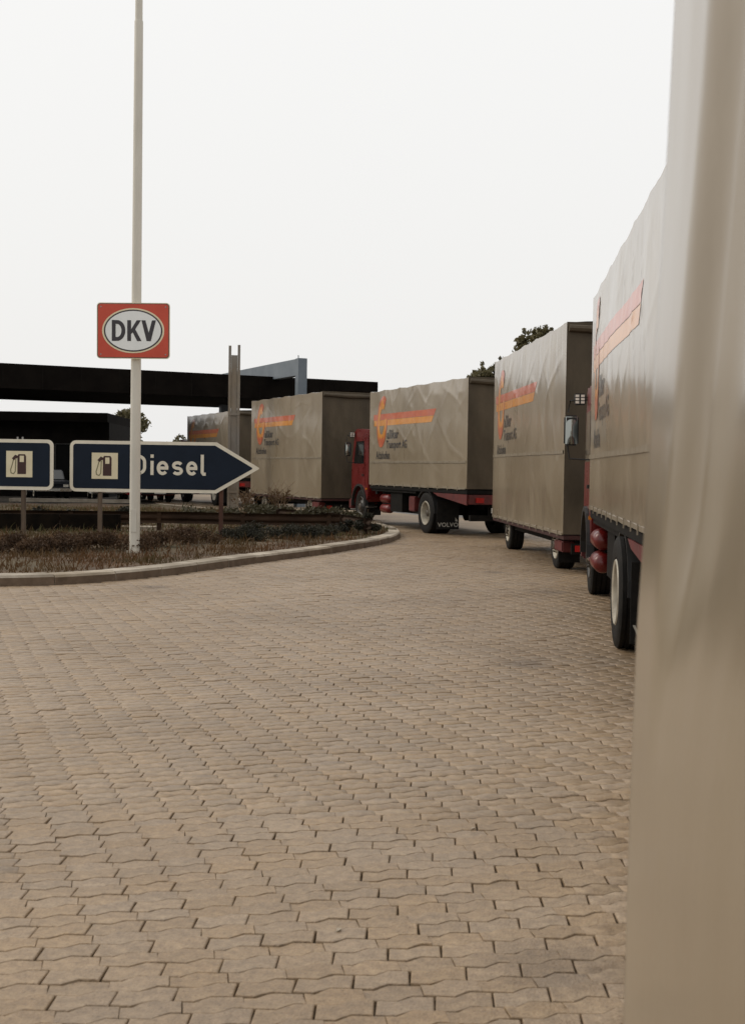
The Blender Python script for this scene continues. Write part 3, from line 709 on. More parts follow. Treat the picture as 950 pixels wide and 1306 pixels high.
LG = lambda zc, u0, u1, gx_=1.12, ga=.46, gb=.72, t=1.0: (zc, u0, u1, gx_, ga, gb, t)
truck((2.742, 15.906, -.1014), 7.6, 3, 'truck with large double mirror, nearest whole lorry beside the blurred tarpaulin', LG(3.02, .35, 5.8), rear_axle=4.2, rear_out=-1.29, tank_y=-.22)
trailer((2.602, 27.267, .0539), 7.5, 8, 'tall low-floor trailer with mirror of the nearest truck overlapping it', LG(3.05, .35, 5.0))
truck((-.113, 36.242, .3356), 7.05, 5, 'truck with pale rear wheel and lettered mud flap beyond the kerb tip', LG(3.0, .35, 5.0))
trailer((-4.384, 45.078, .4059), 7.08, 12, 'trailer with printed side showing just right of the arrow tip', LG(3.18, .35, 4.6), z0=.70)
truck((-8.3, 56.0, .40), 7.3, 21, 'farthest truck, half hidden behind the steel post at the canopy', LG(3.0, .35, 5.0), flap_text=False)
# the trailer right beside the camera: its front edge leans and swells as the cloth does
NX, NY, NA = .47, 2.12, -.05
EDGE = [at(px, py, NY) for px, py in [(857, -40), (855, 0), (850, 100), (845, 200), (836, 350), (827, 500), (818, 650), (807, 800), (799, 1000), (790, 1306), (787, 1400)]]
ez = [p.z for p in EDGE][::-1]; exx = [p.x for p in EDGE][::-1]
def near_out(u, z):
    x = float(np.interp(z, ez, exx)); d = (NX-x)
    d *= 1 - .15*sstep(0, 2.5, u)
    # one broad slanting fold where the cloth steps back, the rest only slack
    c = .27+.13*(z-1.65)
    d -= .038*sstep(c-.035, c+.05, u)*sstep(1.15, 1.62, z)
    d += .012*sstep(c+.08, c+.30, u)*sstep(1.2, 1.7, z)
    d += .007*nz(u*2.2, z*.8, 3.3)*sstep(.05, .3, u)+.0015*nz(u*9, z*1.6, 7.1)*sstep(.05, .2, u)
    d -= .018*sstep(.035, 0, u)
    return d
trailer((NX, NY, NA), 7.5, 31, 'blurred grey tarpaulin trailer filling the right edge right beside the viewer', None, near=near_out, fine=1.6, bar=4.6)

# ================================================================== SIGNS
def flat(root, v2, f2, y, mt, name, parent=None, thick=0.0):
    """figure in the sign's own plane: (x, z), facing the road (-y)"""
    return MB().add([(a, y, b) for a, b in v2], f2).build(name, mt, parent or root)
def rounded(x0, x1, z0, z1, r, n=6):
    return arc(x1-r, z1-r, r, r, 0, 90, n)+arc(x0+r, z1-r, r, r, 90, 180, n)+arc(x0+r, z0+r, r, r, 180, 270, n)+arc(x1-r, z0+r, r, r, 270, 360, n)
def pump_icon(root, x, z, sz, y):
    sq = MB().prism([(x, z), (x+sz, z), (x+sz, z+sz), (x, z+sz)], 'y', y-.002, y+.004).build('pictogram', 'sign_cream', root)
    P = lambda a, b: (x+a*sz, z+b*sz)
    y2 = y-.005
    body = [P(.43, .12), P(.76, .12), P(.76, .80), P(.72, .88), P(.47, .88), P(.43, .80)]
    MB().prism(body, 'y', y2, y2+.003).build('pump_figure', 'sign_brown', sq)
    MB().prism([P(.52, .58), P(.68, .58), P(.68, .82), P(.52, .82)], 'y', y2-.003, y2-.0005).build('pump_window', 'sign_cream', sq)
    v2, f2 = ribbon([P(.43, .74), P(.36, .80), P(.29, .72), P(.24, .50), P(.17, .28), P(.19, .16), P(.29, .13), P(.35, .22), P(.36, .45), P(.37, .70)], .020*sz/.54)
    flat(root, v2, f2, y2, 'sign_olive', 'pump_hose', sq)
    v2, f2 = ribbon([P(.26, .68), P(.36, .79), P(.43, .76)], .06*sz/.54); flat(root, v2, f2, y2-.001, 'sign_brown', 'pump_nozzle', sq)
def posts(root, xs, ztop, zbot, w_, mt):
    for x in xs: MB().box(x-w_/2, x+w_/2, .03, .03+w_, zbot, ztop).build('post', mt, root, bevel=.008)
# arrow-shaped direction sign
DY = 26.2
def S(px, py): p = at(px, py, DY); return p
base = at(205, 594, DY); ds = thing('direction_sign', 'dark blue arrow sign reading Diesel behind the white pole', 'sign', (base.x, DY, .12), -ROLL*0)
def sp(px, py, y=DY): p = at(px, py, y); return (p.x-base.x, p.z-.12)
# outline from its size: 3.95 x 1.08 m with a tip at right
xl, xr, xk = sp(89, 594)[0], sp(331, 594)[0], sp(276, 594)[0]; zt = sp(205, 563)[1]; zb = sp(205, 628.3)[1]; zm = (zt+zb)/2
def arrow(i):
    r = max(.03, .13-i); k = i*.42
    pts = arc(xl+i+r, zt-i-r, r, r, 90, 180, 6)+arc(xl+i+r, zb+i+r, r, r, 180, 270, 6)
    pts += [(xk-k, zb+i), (xr-i*2.0-.05, zm-.035), (xr-i*2.0-.012, zm-.012), (xr-i*2.0-.012, zm+.012), (xr-i*2.0-.05, zm+.035), (xk-k, zt-i)]
    return pts
MB().prism(arrow(0), 'y', 0, .028).build('board', 'sign_border', ds)
MB().prism(arrow(.070), 'y', -.004, .010).build('panel', 'sign_blue', ds)
x_, z_ = sp(117, 608); pump_icon(ds, x_, zb+.27, .545, -.008)
# lettering, monoline road-sign hand
PXM = DY/F_PX; sw = 4.0*PXM
bz = sp(215, 606)[1]; H = 25.5*PXM; xh = 18.0*PXM
def gx2(px): return sp(px, 594)[0]
def letter(strokes):
    q = MB()
    for i, (st, cl) in enumerate(strokes):
        v2, f2 = ribbon(st, sw, cl); q.add([(a, -.0075-.0012*i, b) for a, b in v2], f2)
    q.build('letter', 'sign_border', ds)
h = sw/2
x0 = gx2(171.5)+h; x1 = gx2(186.5)-h
letter([([(x0, bz)] + [(x0, bz+H)], False), ([(x0-h, bz+h)]+[(x0+.10, bz+h)]+arc(x1-.13, bz+.15, .13, .15-h, -90, 0, 6)+arc(x1-.13, bz+H-.15, .13, .15-h, 0, 90, 6)+[(x0-h, bz+H-h)], False)])
xi = gx2(194); letter([([(xi, bz), (xi, bz+xh)], False), ([(xi, bz+H-sw*.9), (xi, bz+H+.01)], False)])
def small_e(pa, pb):
    a, b = gx2(pa)+h, gx2(pb)-h; cx, rx = (a+b)/2, (b-a)/2; ry = xh/2-h; cz = bz+xh/2
    letter([([(a, cz), (b+h*.9, cz)], False), (arc(cx, cz, rx, ry, 0, 318, 22), False)])
def small_s(pa, pb):
    a, b = gx2(pa)+h, gx2(pb)-h; cx, rx = (a+b)/2, (b-a)/2; q = (xh-sw)/4; c1 = bz+h+3*q; c0 = bz+h+q
    letter([(arc(cx, c1, rx, q, 25, 270, 12)[:-1]+arc(cx, c0, rx, q, 90, -155, 12), False)])
small_e(200, 215); small_s(219.5, 233.5); small_e(237.5, 252)
xi = gx2(258); letter([([(xi, bz+H+.02), (xi, bz+.07), (xi+.025, bz+h), (xi+.075, bz+h)], False)])
posts(ds, [gx2(127)], zb+.02, -.1, .085, 'post_wood'); posts(ds, [gx2(282)], zb+.1, -.1, .085, 'post_rust')
# clip bands on the back of the board
MB().box(xl+.3, xk-.1, .029, .055, zt-.25, zt-.20).box(xl+.3, xk-.1, .029, .055, zb+.20, zb+.25).build('stiffener', 'sign_back', ds)
# second sign, running out of the picture at left
LY = 25.7; b2 = at(20, 592, LY); ls_ = thing('direction_sign', 'dark blue pump sign cut off by the left edge', 'sign', (b2.x, LY, .12))
def sp2(px, py): p = at(px, py, LY); return (p.x-b2.x, p.z-.12)
xR = sp2(68, 592)[0]; xL = xR-2.9; zt2 = sp2(34, 560.2)[1]; zb2 = sp2(34, 624.8)[1]
MB().prism(rounded(xL, xR, zb2, zt2, .13), 'y', 0, .028).build('board', 'sign_border', ls_)
MB().prism(rounded(xL+.07, xR-.07, zb2+.07, zt2-.07, .07), 'y', -.004, .010).build('panel', 'sign_blue', ls_)
pump_icon(ls_, sp2(8, 606)[0], zb2+.26, .535, -.008)
posts(ls_, [sp2(29, 600)[0], xL+.5], zb2+.02, -.1, .085, 'post_wood')
MB().tube([(sp2(24.5, 0)[0], .045, zt2-.2), (sp2(24.5, 0)[0], .045, zt2+.05)], .018, 6).tube([(sp2(31, 0)[0], .045, zt2-.2), (sp2(31, 0)[0], .045, zt2+.05)], .018, 6).build('clamp', 'sign_back', ls_)

# white mast and the card company's plate on it
pb = gr(171.5, 704, .12); PY = pb.y
mast = MB(); zs = at(170, 26, PY).z
mast.lathe([(-.15, .092), (.0, .092), (.5, .091), (3.0, .088), (5.0, .082), (zs-.14, .074), (zs-.12, .072), (zs-.115, .064), (12.2, .055), (12.2, .001)], axis='z', n=24)
mt_ = thing('flag_mast', 'tall cream-white pole standing in the dry grass', 'pole', (pb.x, PY, .12))
sh = mast.build('shaft', 'pole_paint', mt_, smooth=True)
MB().box(-.05, .05, -.097, -.08, .35, .75).build('service_hatch', 'pole_paint', mt_, bevel=.004)
MB().lathe([(-.14, .15), (.02, .15), (.03, .10)], axis='z', n=18).build('footing', 'kerb_top', mt_, smooth=True)
sy = PY-.15; c = at(170, 421.5, sy)
pl = thing('company_plate', 'red plate with white oval reading DKV on the pole', 'sign', (c.x, sy, c.z)); pl.rotation_euler = (0, -.006, 0)
k = sy/F_PX; hw, hh = 45.5*k, 34.5*k
def plate_layer(pts, y0, y1, mt, name, par=None): return MB().prism(pts, 'y', y0, y1).build(name, mt, par or pl)
plate_layer(rounded(-hw-.012, hw+.012, -hh-.012, hh+.012, .06), 0, .02, 'sign_cream', 'rim')
plate_layer(rounded(-hw, hw, -hh, hh, .055), -.003, .006, 'sign_ink', 'edge_line')
plate_layer(rounded(-hw+.011, hw-.011, -hh+.011, hh-.011, .05), -.006, .004, 'sign_red', 'board')
def ell(a, b): return arc(0, 0, a, b, 0, 360, 48)[:-1]
plate_layer(ell(39.5*k, 28.5*k), -.009, 0, 'sign_cream', 'oval')
plate_layer(ell(37.2*k, 26.6*k), -.012, 0, 'sign_ink', 'oval')
plate_layer(ell(35.3*k, 24.9*k), -.015, 0, 'sign_white', 'oval')
for sx in (-1, 1):
    for sz in (-1, 1): MB().lathe([(-.014, .001), (-.012, .012), (-.004, .014)], c=(sx*(hw-.06), 0, sz*(hh-.06)), axis='y', n=8).build('bolt', 'sign_back', pl)
lw = 4.9*k; zb_, zt_ = -13.2*k, 13.2*k; yl = -.0175
def cap(strokes):
    q = MB()
    for i, (st, cl) in enumerate(strokes):
        v2, f2 = ribbon(st, lw, cl); q.add([(a, yl-.0006*i, b) for a, b in v2], f2)
    q.build('letter', 'sign_ink', pl)
xa, xb = -27.0*k, -9.8*k
cap([([(xa+lw/2, zb_), (xa+lw/2, zt_)], False), ([(xa, zt_-lw/2), (xa+lw*1.1, zt_-lw/2)]+arc(xb-lw/2-.11, 0, .11, zt_-lw/2, 80, -80, 14)+[(xa+lw*1.1, zb_+lw/2), (xa, zb_+lw/2)], False)])
def figure(polys):
    q = MB()
    for i, pg in enumerate(polys): q.add([(a*k, yl-.0006*i, b*k) for a, b in pg], [tuple(range(len(pg)))])
    q.build('letter', 'sign_ink', pl)
Z = 13.2
figure([[(-7.4, -Z), (-2.5, -Z), (-2.5, Z), (-7.4, Z)], [(-2.6, -4.5), (-2.6, 1.6), (4.6, Z), (10.0, Z), (1.4, -.4)], [(1.0, 4.0), (-1.4, -.4), (5.2, -Z), (10.8, -Z), (2.6, 2.0)]])
figure([[(10.6, Z), (15.6, Z), (20.4, -4.5), (20.4, -Z), (17.2, -Z)], [(29.0, Z), (24.0, Z), (19.0, -5.5), (19.0, -Z), (22.6, -Z)]])
MB().box(-.13, .13, .02, .06, .25, .31).box(-.13, .13, .02, .06, -.31, -.25).build('bracket', 'sign_back', pl)

# ================================================================== STATION
CA = .48; cu_, cv_ = Vector((math.cos(CA), math.sin(CA))), Vector((-math.sin(CA), math.cos(CA)))
p0 = at(480, 490, 57.0); O = Vector((p0.x, p0.y))
cn = thing('canopy', 'long black flat canopy roof of the filling station', 'canopy', (O.x, O.y, 0), CA)
zt_c = at(480, 487, 57.0).z; zb_c = zt_c-.98
# local x runs left along the front edge (negative), y into the depth
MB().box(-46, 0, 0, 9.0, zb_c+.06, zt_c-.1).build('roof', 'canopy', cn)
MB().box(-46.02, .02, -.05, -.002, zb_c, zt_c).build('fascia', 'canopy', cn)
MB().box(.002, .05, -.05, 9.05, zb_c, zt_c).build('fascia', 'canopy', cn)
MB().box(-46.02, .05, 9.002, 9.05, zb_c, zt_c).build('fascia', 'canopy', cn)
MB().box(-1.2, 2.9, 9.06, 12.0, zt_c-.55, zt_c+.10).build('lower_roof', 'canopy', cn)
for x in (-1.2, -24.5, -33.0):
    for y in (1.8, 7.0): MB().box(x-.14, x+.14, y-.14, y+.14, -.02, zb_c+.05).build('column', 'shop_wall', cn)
tag(MB().box(-47, 1, -1.5, 22, -.016, -.004).build('forecourt', 'forecourt'), 'forecourt under the canopy, coloured dark to carry its shade', kind='structure'); fc = bpy.data.objects['forecourt']; fc.location = (O.x, O.y, -.006); fc.rotation_euler = (0, 0, CA)
# fascia panels: shallow upright joints
for i in range(30): MB().box(-46+i*1.55, -46+i*1.55+.03, -.058, -.0505, zb_c+.01, zt_c-.01).build('cover_strip', 'shop_wall', cn)
# shop behind the canopy
sp_ = at(138, 560, 62.5); shop = thing('shop', 'black station building under the canopy behind the signs', 'building', (sp_.x, sp_.y, 0), .06)
zs_ = at(80, 526, 62.5).z
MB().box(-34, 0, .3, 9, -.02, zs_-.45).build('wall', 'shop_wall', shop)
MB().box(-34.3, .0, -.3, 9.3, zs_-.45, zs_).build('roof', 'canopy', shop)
for i in range(12):
    wn = MB().box(-2.6-i*2.7, -.4-i*2.7, .24, .298, .5, 2.6).build('window', 'shop_glass', shop)
    MB().box(-2.66-i*2.7, -2.6-i*2.7, .2, .3, .45, 2.65).box(-.4-i*2.7, -.34-i*2.7, .2, .3, .45, 2.65).box(-2.6-i*2.7, -.4-i*2.7, .2, .3, 2.6, 2.66).box(-2.6-i*2.7, -.4-i*2.7, .2, .3, .44, .5).build('frame', 'black_plastic', wn)
# blue-grey frame above the canopy
ga_ = at(384, 480, 52.0); gz = at(384, 457, 52.0).z
bf = thing('steel_portal', 'blue-grey steel beam and post rising above the canopy', 'frame', (ga_.x, ga_.y, 0), .43)
MB().box(-.19, .19, -.19, .19, -.02, gz).build('post', 'blue_steel', bf, bevel=.01)
MB().box(-.16, .16, .192, 10.5, gz-.70, gz-.01).build('beam', 'blue_steel', bf, bevel=.01)
MB().tube([(-.17, -.1, gz), (-.17, -.1, gz+.12)], .02, 6).build('stud', 'blue_steel', bf)
MB().box(-.19, .19, 10.1, 10.48, -.02, gz-.71).build('post', 'blue_steel', bf)
# weathered double-channel post
hp = at(297.5, 600, 43.5); hz0 = .1; hz1 = at(297.5, 453, 43.5).z; hz2 = at(297.5, 441, 43.5).z
st = thing('steel_post', 'weathered twin-channel steel post with two prongs on top', 'post', (hp.x, hp.y, hz0), .10)
wv = .20
for s in (-1, 1):
    MB().prism([(s*wv, -.12), (s*wv, .12), (s*(wv-.09), .12), (s*(wv-.09), .10), (s*(wv-.025), .10), (s*(wv-.025), -.10), (s*(wv-.09), -.10), (s*(wv-.09), -.12)], 'z', -.1, (hz2 if s < 0 else hz2+.03)-hz0).build('channel', 'steel_weathered', st)
MB().box(-.105, .105, -.085, .085, -.1, hz1-hz0).build('web', 'steel_weathered', st)
for z in (.62, 3.3): MB().box(-.205, .205, -.135, -.121, z, z+.07).build('batten', 'steel_weathered', st)

# parked cars, glimpsed under the arrow sign
def car(x, y, rz, paint, label):
    r = thing('parked_car', label, 'car', (x, y, -.02), rz, 'cars parked at the station')
    lower = [(-2.05, .42), (-2.1, .70), (-1.95, .84), (-1.0, .90), (1.55, .92), (1.98, .86), (2.05, .60), (2.0, .32)]
    lower += [(1.25+.36*math.cos(math.radians(a)), .30+.36*math.sin(math.radians(a))) for a in range(0, 181, 20)]
    lower += [(-1.25+.36*math.cos(math.radians(a)), .30+.36*math.sin(math.radians(a))) for a in range(0, 181, 20)]
    b = MB().prism(lower, 'x', -.80, .80).build('body', paint, r, bevel=.03)
    MB().prism([(-1.0, .90), (-.35, 1.36), (1.0, 1.38), (1.6, .92)], 'x', -.68, .68).build('roof', paint, r, bevel=.05)
    for s in (-1, 1):
        xx = (s*.68, s*.686) if s > 0 else (-.686, -.68)
        MB().prism([(-.85, .94), (-.30, 1.30), (.25, 1.31), (.25, .94)], 'x', *xx).build('window', 'glass', r)
        MB().prism([(.32, .94), (.32, 1.31), (.95, 1.31), (1.38, .94)], 'x', *xx).build('window', 'glass', r)
        MB().box(s*.55-.12, s*.55+.12, -2.125, -2.09, .58, .70).build('headlight', 'lens_white', r)
        for y_ in (-1.25, 1.25):
            q = bpy.data.objects.new('wheel', None); COL.objects.link(q); q.parent = r; q.location = (s*.80, y_, .30)
            if s > 0: q.rotation_euler = (0, 0, math.pi)
            link('tyre', tyre_mesh(.30, .17, False), q); link('rim', rim_mesh(.30, .17, False), q)
    MB().box(-.82, .82, -2.19, -2.06, .38, .52).build('bumper', 'chrome' if paint != 'car_red' else 'black_plastic', r, bevel=.02)
    MB().add([(-.62, -1.02, .935), (.62, -1.02, .935), (.60, -.39, 1.335), (-.60, -.39, 1.335)], [(0, 1, 2, 3)]).build('windscreen', 'glass', r)
    MB().box(-.26, .26, -2.205, -2.192, .40, .51).build('number_plate', 'plate', r)
for px, yy, rz, pt_, lb in ((184, 57.0, .5, 'car_red', 'red car showing below the arrow sign right of the white pole'),
                            (212, 60.0, .5, 'car_white', 'pale car below the sign, right of the red car'),
                            (137, 58.5, .3, 'car_white', 'pale car glimpsed below the sign left of the white pole'),
                            (60, 60, .4, 'car_dark', 'dark car between the two blue signs')):
    p = at(px, 610, yy); car(p.x, yy, rz, pt_, lb)
# pump-side kerb strip beyond the island
pA, pB = gr(20, 639), gr(165, 641)
MB().box(-.2, (pB-pA).length+.4, -.35, .35, -.03, .13).build('pump_kerb', 'kerb_top'); o = bpy.data.objects['pump_kerb']
o.location = (pA.x, pA.y, 0); o.rotation_euler = (0, 0, math.atan2(pB.y-pA.y, pB.x-pA.x)); tag(o, 'long low kerb beyond the dark barrier under the signs', 'kerb')
o = MB().add([(-17.8, 47.6, -.012), (-8.3, 49.2, -.012), (-11, 57, -.012), (-24, 50, -.012)], [(0, 1, 2, 3)]).build('sandy_ground', 'yard_far'); tag(o, 'sandy patch of ground before the pumps', kind='structure')

# ================================================================== BARRIER, PLANTS
def rail(pts, label, gapz=(.30, .57), board=None):
    r = thing('crash_barrier', label, 'barrier', (pts[0][0], pts[0][1], 0)); o = Vector(pts[0])
    z0, z1 = gapz; zc = (z0+z1)/2; hh = (z1-z0)/2
    prof = [(0, -hh), (.05, -hh*.85), (.075, -hh*.55), (.03, -hh*.15), (.03, hh*.15), (.075, hh*.55), (.05, hh*.85), (0, hh)]
    vs = []; n = len(prof)
    for i, p in enumerate(pts):
        a = Vector(pts[max(i-1, 0)]); b = Vector(pts[min(i+1, len(pts)-1)]); t = (b-a).normalized(); nr = Vector((t.y, -t.x))
        for side in (1,):
            for d_, z in prof: q = Vector(p)-o+nr*d_; vs.append((q.x, q.y, zc+z))
            for d_, z in reversed(prof): q = Vector(p)-o+nr*(d_-.012); vs.append((q.x, q.y, zc+z))
    m = 2*n; fs = []
    for i in range(len(pts)-1): fs += [(i*m+j, (i+1)*m+j, (i+1)*m+(j+1)%m, i*m+(j+1)%m) for j in range(m)]
    fs += [tuple(range(m)), tuple((len(pts)-1)*m+j for j in range(m-1, -1, -1))]
    MB().add(vs, fs).build('beam', 'rail_rust', r)
    if board:
        for i in range(6):
            a, b = Vector(board[0]).lerp(Vector(board[1]), i/6+.002)-o, Vector(board[0]).lerp(Vector(board[1]), (i+1)/6-.002)-o
            MB().add([(a.x, a.y, .06), (b.x, b.y, .06), (b.x, b.y, .50), (a.x, a.y, .50), (a.x, a.y+.05, .06), (b.x, b.y+.05, .06), (b.x, b.y+.05, .50), (a.x, a.y+.05, .50)],
                     [(0, 1, 2, 3), (7, 6, 5, 4), (0, 4, 5, 1), (1, 5, 6, 2), (2, 6, 7, 3), (3, 7, 4, 0)]).build('board', 'board_black', r)
    L = sum((Vector(pts[i+1])-Vector(pts[i])).length for i in range(len(pts)-1)); d_ = .25
    while d_ < L:
        q = d_
        for i in range(len(pts)-1):
            sg = (Vector(pts[i+1])-Vector(pts[i])).length
            if q <= sg: p = Vector(pts[i]).lerp(Vector(pts[i+1]), q/sg)-o; break
            q -= sg
        MB().box(p.x-.05, p.x+.05, p.y+.02, p.y+.12, -.05, z1-.02).build('post', 'rail_rust', r); d_ += 2.0
    return r
a0 = gr(433, 681, .12); a1 = gr(240, 677.5, .12)
rail([(a0.x, a0.y), (-2.4, 28.7), (a1.x, a1.y), (-6.0, 28.9), (-9.0, 28.4), (-14.0, 27.4)], 'rusty brown crash barrier with its cut end facing the kerb tip', board=((-5.75, 28.72), (-13.8, 27.1)))
a0 = gr(470, 681.5, .13)
rail([(a0.x, a0.y), (-1.0, 31.6), (-2.6, 34.4)], 'short dark barrier piece behind the cut rail end, by the red cab', (.24, .50))

random.seed(11)
def leaf_cloud(m, c, rad, n, size, squash=1.0, mi=0):
    for _ in range(n):
        while True:
            v = Vector((random.uniform(-1, 1), random.uniform(-1, 1), random.uniform(-1, 1)))
            if v.length <= 1: break
        v = v*(.55+.45*random.random()) if v.length > .3 else v
        p = Vector(c)+Vector((v.x*rad, v.y*rad, v.z*rad*squash)); s = size*random.uniform(.6, 1.3)
        a = Vector((random.gauss(0, 1), random.gauss(0, 1), random.gauss(0, .8))).normalized(); b = a.orthogonal().normalized()
        b = (b*math.cos(t := random.random()*6.28)+a.cross(b)*math.sin(t))
        c_ = a.cross(b)
        m.add([p-b*s, p+c_*s*.45, p+b*s, p-c_*s*.45], [(0, 1, 2, 3)], mi)
def shrub(x, y, rad, hgt, mt, label, n=420, group='low shrubs on the island', size=.035, name='shrub'):
    z0 = isl_z(x, y)
    r = thing(name, label, 'shrub', (x, y, z0-.02), 0, group)
    m = MB(); ms = MB(); k = max(5, int(rad*14))
    for i in range(k):
        a = random.random()*6.28; q = rad*math.sqrt(random.random())*.85; cx, cy = q*math.cos(a), q*math.sin(a); hz = hgt*(1-.6*(q/rad)**2)*random.uniform(.5, .95)
        ms.tube([(cx*.3, cy*.3, 0), (cx*.7, cy*.7, hz*.5), (cx, cy, hz)], [.010, .007, .003], 4)
        leaf_cloud(m, (cx, cy, hz*.75), rad*.34, n//k, size, .7)
    m.build('foliage', mt, r); ms.build('stems', 'twig', r); return r
SH = [(98, 704, .55, .34, 'heather', 'dark heather-like tuft left of the pole foot'), (148, 703, .60, .36, 'heather', 'dark tuft just left of the pole foot'),
      (212, 697, .55, .42, 'heather', 'dry brown tuft just right of the pole foot'), (60, 706, .5, .30, 'heather', 'low dark tuft under the cut-off sign'),
      (20, 704, .5, .34, 'heather', 'low dark tuft at the left edge'), (248, 694, .5, .40, 'heather', 'dry brown tuft left of the rusty sign post'),
      (300, 690, .55, .42, 'dark_leaf', 'dark shrub right of the rusty sign post'), (335, 688, .6, .46, 'dark_leaf', 'dark shrub below the middle of the barrier'),
      (372, 687, .6, .42, 'dark_leaf', 'dark shrub below the barrier toward its end'), (408, 685.5, .55, .40, 'dark_leaf', 'dark shrub under the cut barrier end')]
for px, py, rd, hg, mt, lb in SH:
    p = gr(px, py, .12); shrub(p.x, p.y+rd*.5, rd*1.15, hg*(1.1 if mt == 'heather' else .85), mt, lb, n=2600, size=.026)
for i, (px, lb) in enumerate(((40, 'black-green clipped shrub behind the barrier left of the first post'), (75, 'black-green shrub behind the barrier between the blue signs'), (108, 'black-green shrub behind the barrier by the left arrow-sign post'),
                              (143, 'tall black-green shrub beside the left arrow-sign post'))):
    p = gr(px, 674, .12); shrub(p.x, p.y+.9, .75, .50 if i < 3 else .62, 'dark_leaf', lb, n=2200, size=.05)
for px, yy, lb in ((262, 33.5, 'olive shrub behind the barrier just left of the steel post'), (318, 34.5, 'olive shrub behind the barrier just right of the steel post'), (345, 36.0, 'olive shrub before the trailer behind the barrier'),
                   (395, 33.0, 'olive shrub before the rear of the arrow-side trailer'), (425, 32.3, 'olive shrub behind the cut barrier end')):
    p = at(px, 640, yy); shrub(p.x, p.y, .95, .55, 'olive_leaf', lb, n=1800, size=.05)
for px, py, hg, lb in ((447, 681, .62, 'black shrub between the cut barrier end and the red cab'), (464, 681.5, .70, 'black shrub before the wheel of the red cab')):
    p = gr(px, py, .13); shrub(p.x, p.y+.35, .42, hg, 'dark_leaf', lb, n=2600, size=.028)
# bare twiggy bush in front of the trailer
def twig_bush(x, y, hgt, label):
    r = thing('bare_bush', label, 'bush', (x, y, isl_z(x, y)-.03)); m = MB(); lf = MB()
    for i in range(26):
        a = random.random()*6.28; sp0 = random.uniform(.1, .55); q = random.uniform(.6, 1)*hgt
        e = Vector((math.cos(a)*sp0, math.sin(a)*sp0, q)); mid = e*.5+Vector((random.gauss(0, .04), random.gauss(0, .04), .05))
        m.tube([(0, 0, 0), mid, e], [.014, .009, .004], 5)
        for j in range(3):
            t = random.uniform(.4, .95); b = mid.lerp(e, t); m.tube([b, b+Vector((random.gauss(0, .12), random.gauss(0, .12), random.uniform(.08, .25)))], [.006, .002], 4)
        leaf_cloud(lf, e*.8, .16, 12, .035)
    m.build('twigs', 'twig', r); lf.build('leaves', 'dry_grass', r)
p = at(372, 652, 37.0); twig_bush(-2.75, 37.0, 1.0, 'bare twiggy bush before the trailer behind the barrier')
twig_bush(-4.05, 40.0, .8, 'small bare bush right of the weathered steel post')

# dry grass over the island
rg = np.random.default_rng(9); N = 85000
gx_ = rg.uniform(-12.5, .5, N); gy_ = rg.uniform(15.2, 44, N)
ok = inside(gx_, gy_, INP) & (gx_ > -.31*gy_-2.5)
den = np.array([.45+.9*nz(a*.7, b*.7, 5)+.35*nz(a*3, b*3, 1) for a, b in zip(gx_[ok], gy_[ok])])
keep = rg.random(den.size) < den*1.1+.12; gx_ = gx_[ok][keep]; gy_ = gy_[ok][keep]; n = len(gx_)
hb = rg.uniform(.03, .12, n)*(1+1.2*rg.random(n)**5); aa = rg.uniform(0, 6.283, n); ln = rg.normal(0, .45, (n, 2))*hb[:, None]; wd = rg.uniform(.006, .013, n)
zz = np.array([isl_z(a, b)-.02 for a, b in zip(gx_, gy_)])
cx, cy = np.cos(aa)*wd, np.sin(aa)*wd
V = np.zeros((n, 5, 3))
V[:, 0] = np.stack([gx_-cx, gy_-cy, zz], 1); V[:, 1] = np.stack([gx_+cx, gy_+cy, zz], 1)
V[:, 2] = np.stack([gx_+cx*.7+ln[:, 0]*.4, gy_+cy*.7+ln[:, 1]*.4, zz+hb*.6], 1); V[:, 3] = np.stack([gx_-cx*.7+ln[:, 0]*.4, gy_-cy*.7+ln[:, 1]*.4, zz+hb*.6], 1)
V[:, 4] = np.stack([gx_+ln[:, 0], gy_+ln[:, 1], zz+hb], 1)
fs = [f for i in range(n) for f in ((5*i, 5*i+1, 5*i+2, 5*i+3), (5*i+3, 5*i+2, 5*i+4))]
me = bpy.data.meshes.new('dry_grass'); me.from_pydata(V.reshape(-1, 3).tolist(), [], fs); me.materials.append(MATS['dry_grass']); me.materials.append(MATS['green_grass'])
me.polygons.foreach_set('material_index', np.repeat(((gy_ > 26.9) & (gy_ < 28.6) & (rg.random(n) < .7)) | ((gy_ > 29) & (rg.random(n) < .5)), 2).astype(np.int32))
tag(link('dry_grass', me), 'short dry brown grass on the island', 'grass', kind='stuff')

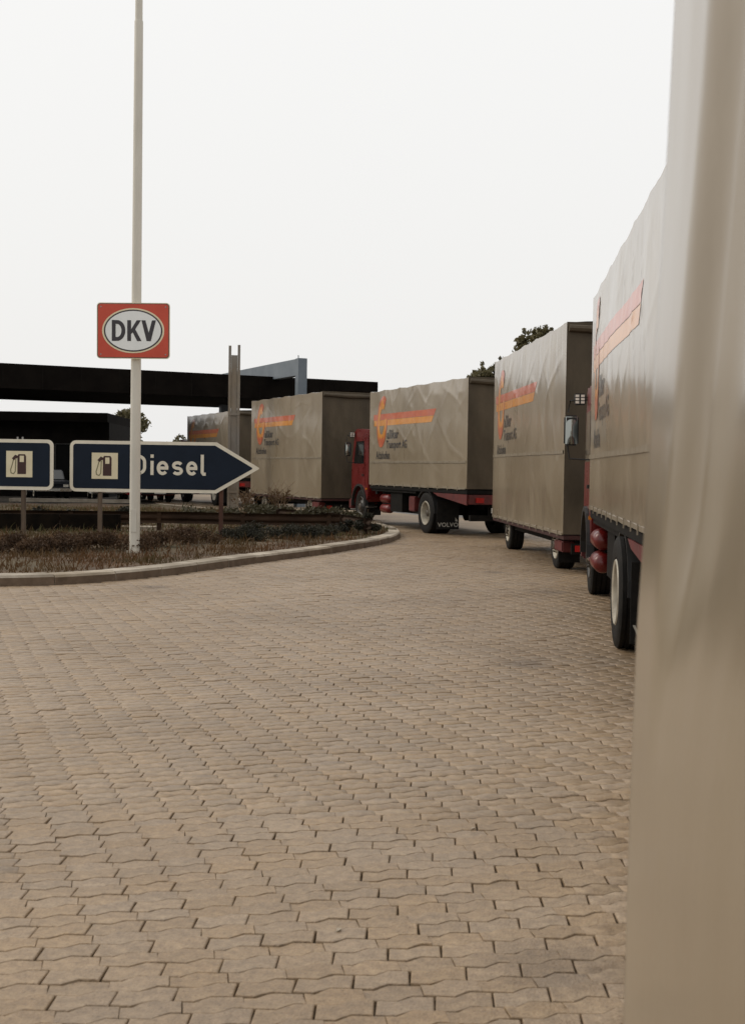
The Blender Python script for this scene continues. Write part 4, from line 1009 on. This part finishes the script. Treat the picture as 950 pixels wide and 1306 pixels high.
# trees
def tree(x, y, hgt, crown_z, rx, rz, label, n=5200, seed=1, leaf=.11, group='trees beyond the lorries'):
    random.seed(seed); r = thing('tree', label, 'tree', (x, y, -.03), 0, group)
    t = MB(); m = MB(); top = crown_z
    t.tube([(0, 0, 0), (.1, .05, top*.4), (.0, .1, top*.8), (.1, 0, hgt*.85)], [.20, .16, .11, .03], 9)
    K = 34
    for i in range(K):
        while True:
            v = Vector((random.uniform(-1, 1), random.uniform(-1, 1), random.uniform(-1, 1)))
            if .25 < v.length < 1: break
        c = Vector((v.x*rx, v.y*rx, crown_z+v.z*rz)); b = Vector((0, .05, max(.6, crown_z*.55+v.z*rz*.35)))
        md = b.lerp(c, .55)+Vector((random.gauss(0, .12), random.gauss(0, .12), .15))
        t.tube([b, md, c], [.06, .035, .012], 5)
        cr = random.uniform(.22, .42)*rx
        leaf_cloud(m, c, cr, n//K, leaf, .8)
        for j in range(3):
            e = c+Vector((random.gauss(0, 1), random.gauss(0, 1), random.gauss(.3, .8))).normalized()*cr*1.15
            t.tube([c, e], [.012, .004], 4); leaf_cloud(m, e, cr*.35, 22, leaf*.9)
    t.build('trunk', 'bark', r); m.build('crown', 'leaf', r)
p = at(616, 480, 47.0); tree(p.x+.3, 47.0, 5.8, 4.5, .75, 1.35, 'small leafy tree peeping out left of the tall trailer', seed=3, n=6500, leaf=.10)
p = at(690, 480, 50.0); tree(p.x, 50.0, 7.6, 6.0, .92, 1.7, 'leafy treetop above the roof of the tall trailer', seed=6, n=6500, leaf=.10)
p = at(168, 540, 84.0); tree(p.x, 84.0, 4.9, 2.9, 2.1, 2.2, 'dark leafy tree seen right of the pole under the canopy', seed=8, n=11000, leaf=.16)
p = at(232, 555, 88.0); tree(p.x, 88.0, 3.6, 2.4, 1.5, 1.3, 'small distant tree left of the farthest truck', seed=9, n=2600, leaf=.13)

p = gr(177, 673.5, .13)
o = MB().box(-.42, .42, -.25, .25, -.05, .045).build('concrete_slab', 'kerb_top', bevel=.01); o.location = (p.x, p.y, isl_z(p.x, p.y)); tag(o, 'small pale concrete slab lying in the grass behind the pole', 'slab')
# a few scraps on the paving
random.seed(21)
for i, (px, py, lb) in enumerate(((432, 1187, 'pale scrap on the paving near the bottom edge'), (603, 1057, 'tiny white scrap on the paving toward the right'), (351, 989, 'yellow-brown leaf on the paving left of centre'), (297, 858, 'small leaf on the paving below the pole'))):
    p = gr(px, py, .004); q = MB(); s = .018
    q.add([(-s, 0, 0), (-.3*s, -.5*s, .004), (s, 0, .001), (.2*s, .55*s, .005)], [(0, 1, 2, 3)]).add([(-s, 0, .002), (-.3*s, -.5*s, .006), (s, 0, .003), (.2*s, .55*s, .007)], [(0, 1, 2, 3)])
    o = q.build('leaf_scrap', 'litter'); o.location = (p.x, p.y, .003); o.rotation_euler = (0, 0, random.random()*6); tag(o, lb, 'litter', 'scraps on the paving')
for m_ in [m for m in bpy.data.meshes if m.users == 0]: bpy.data.meshes.remove(m_)
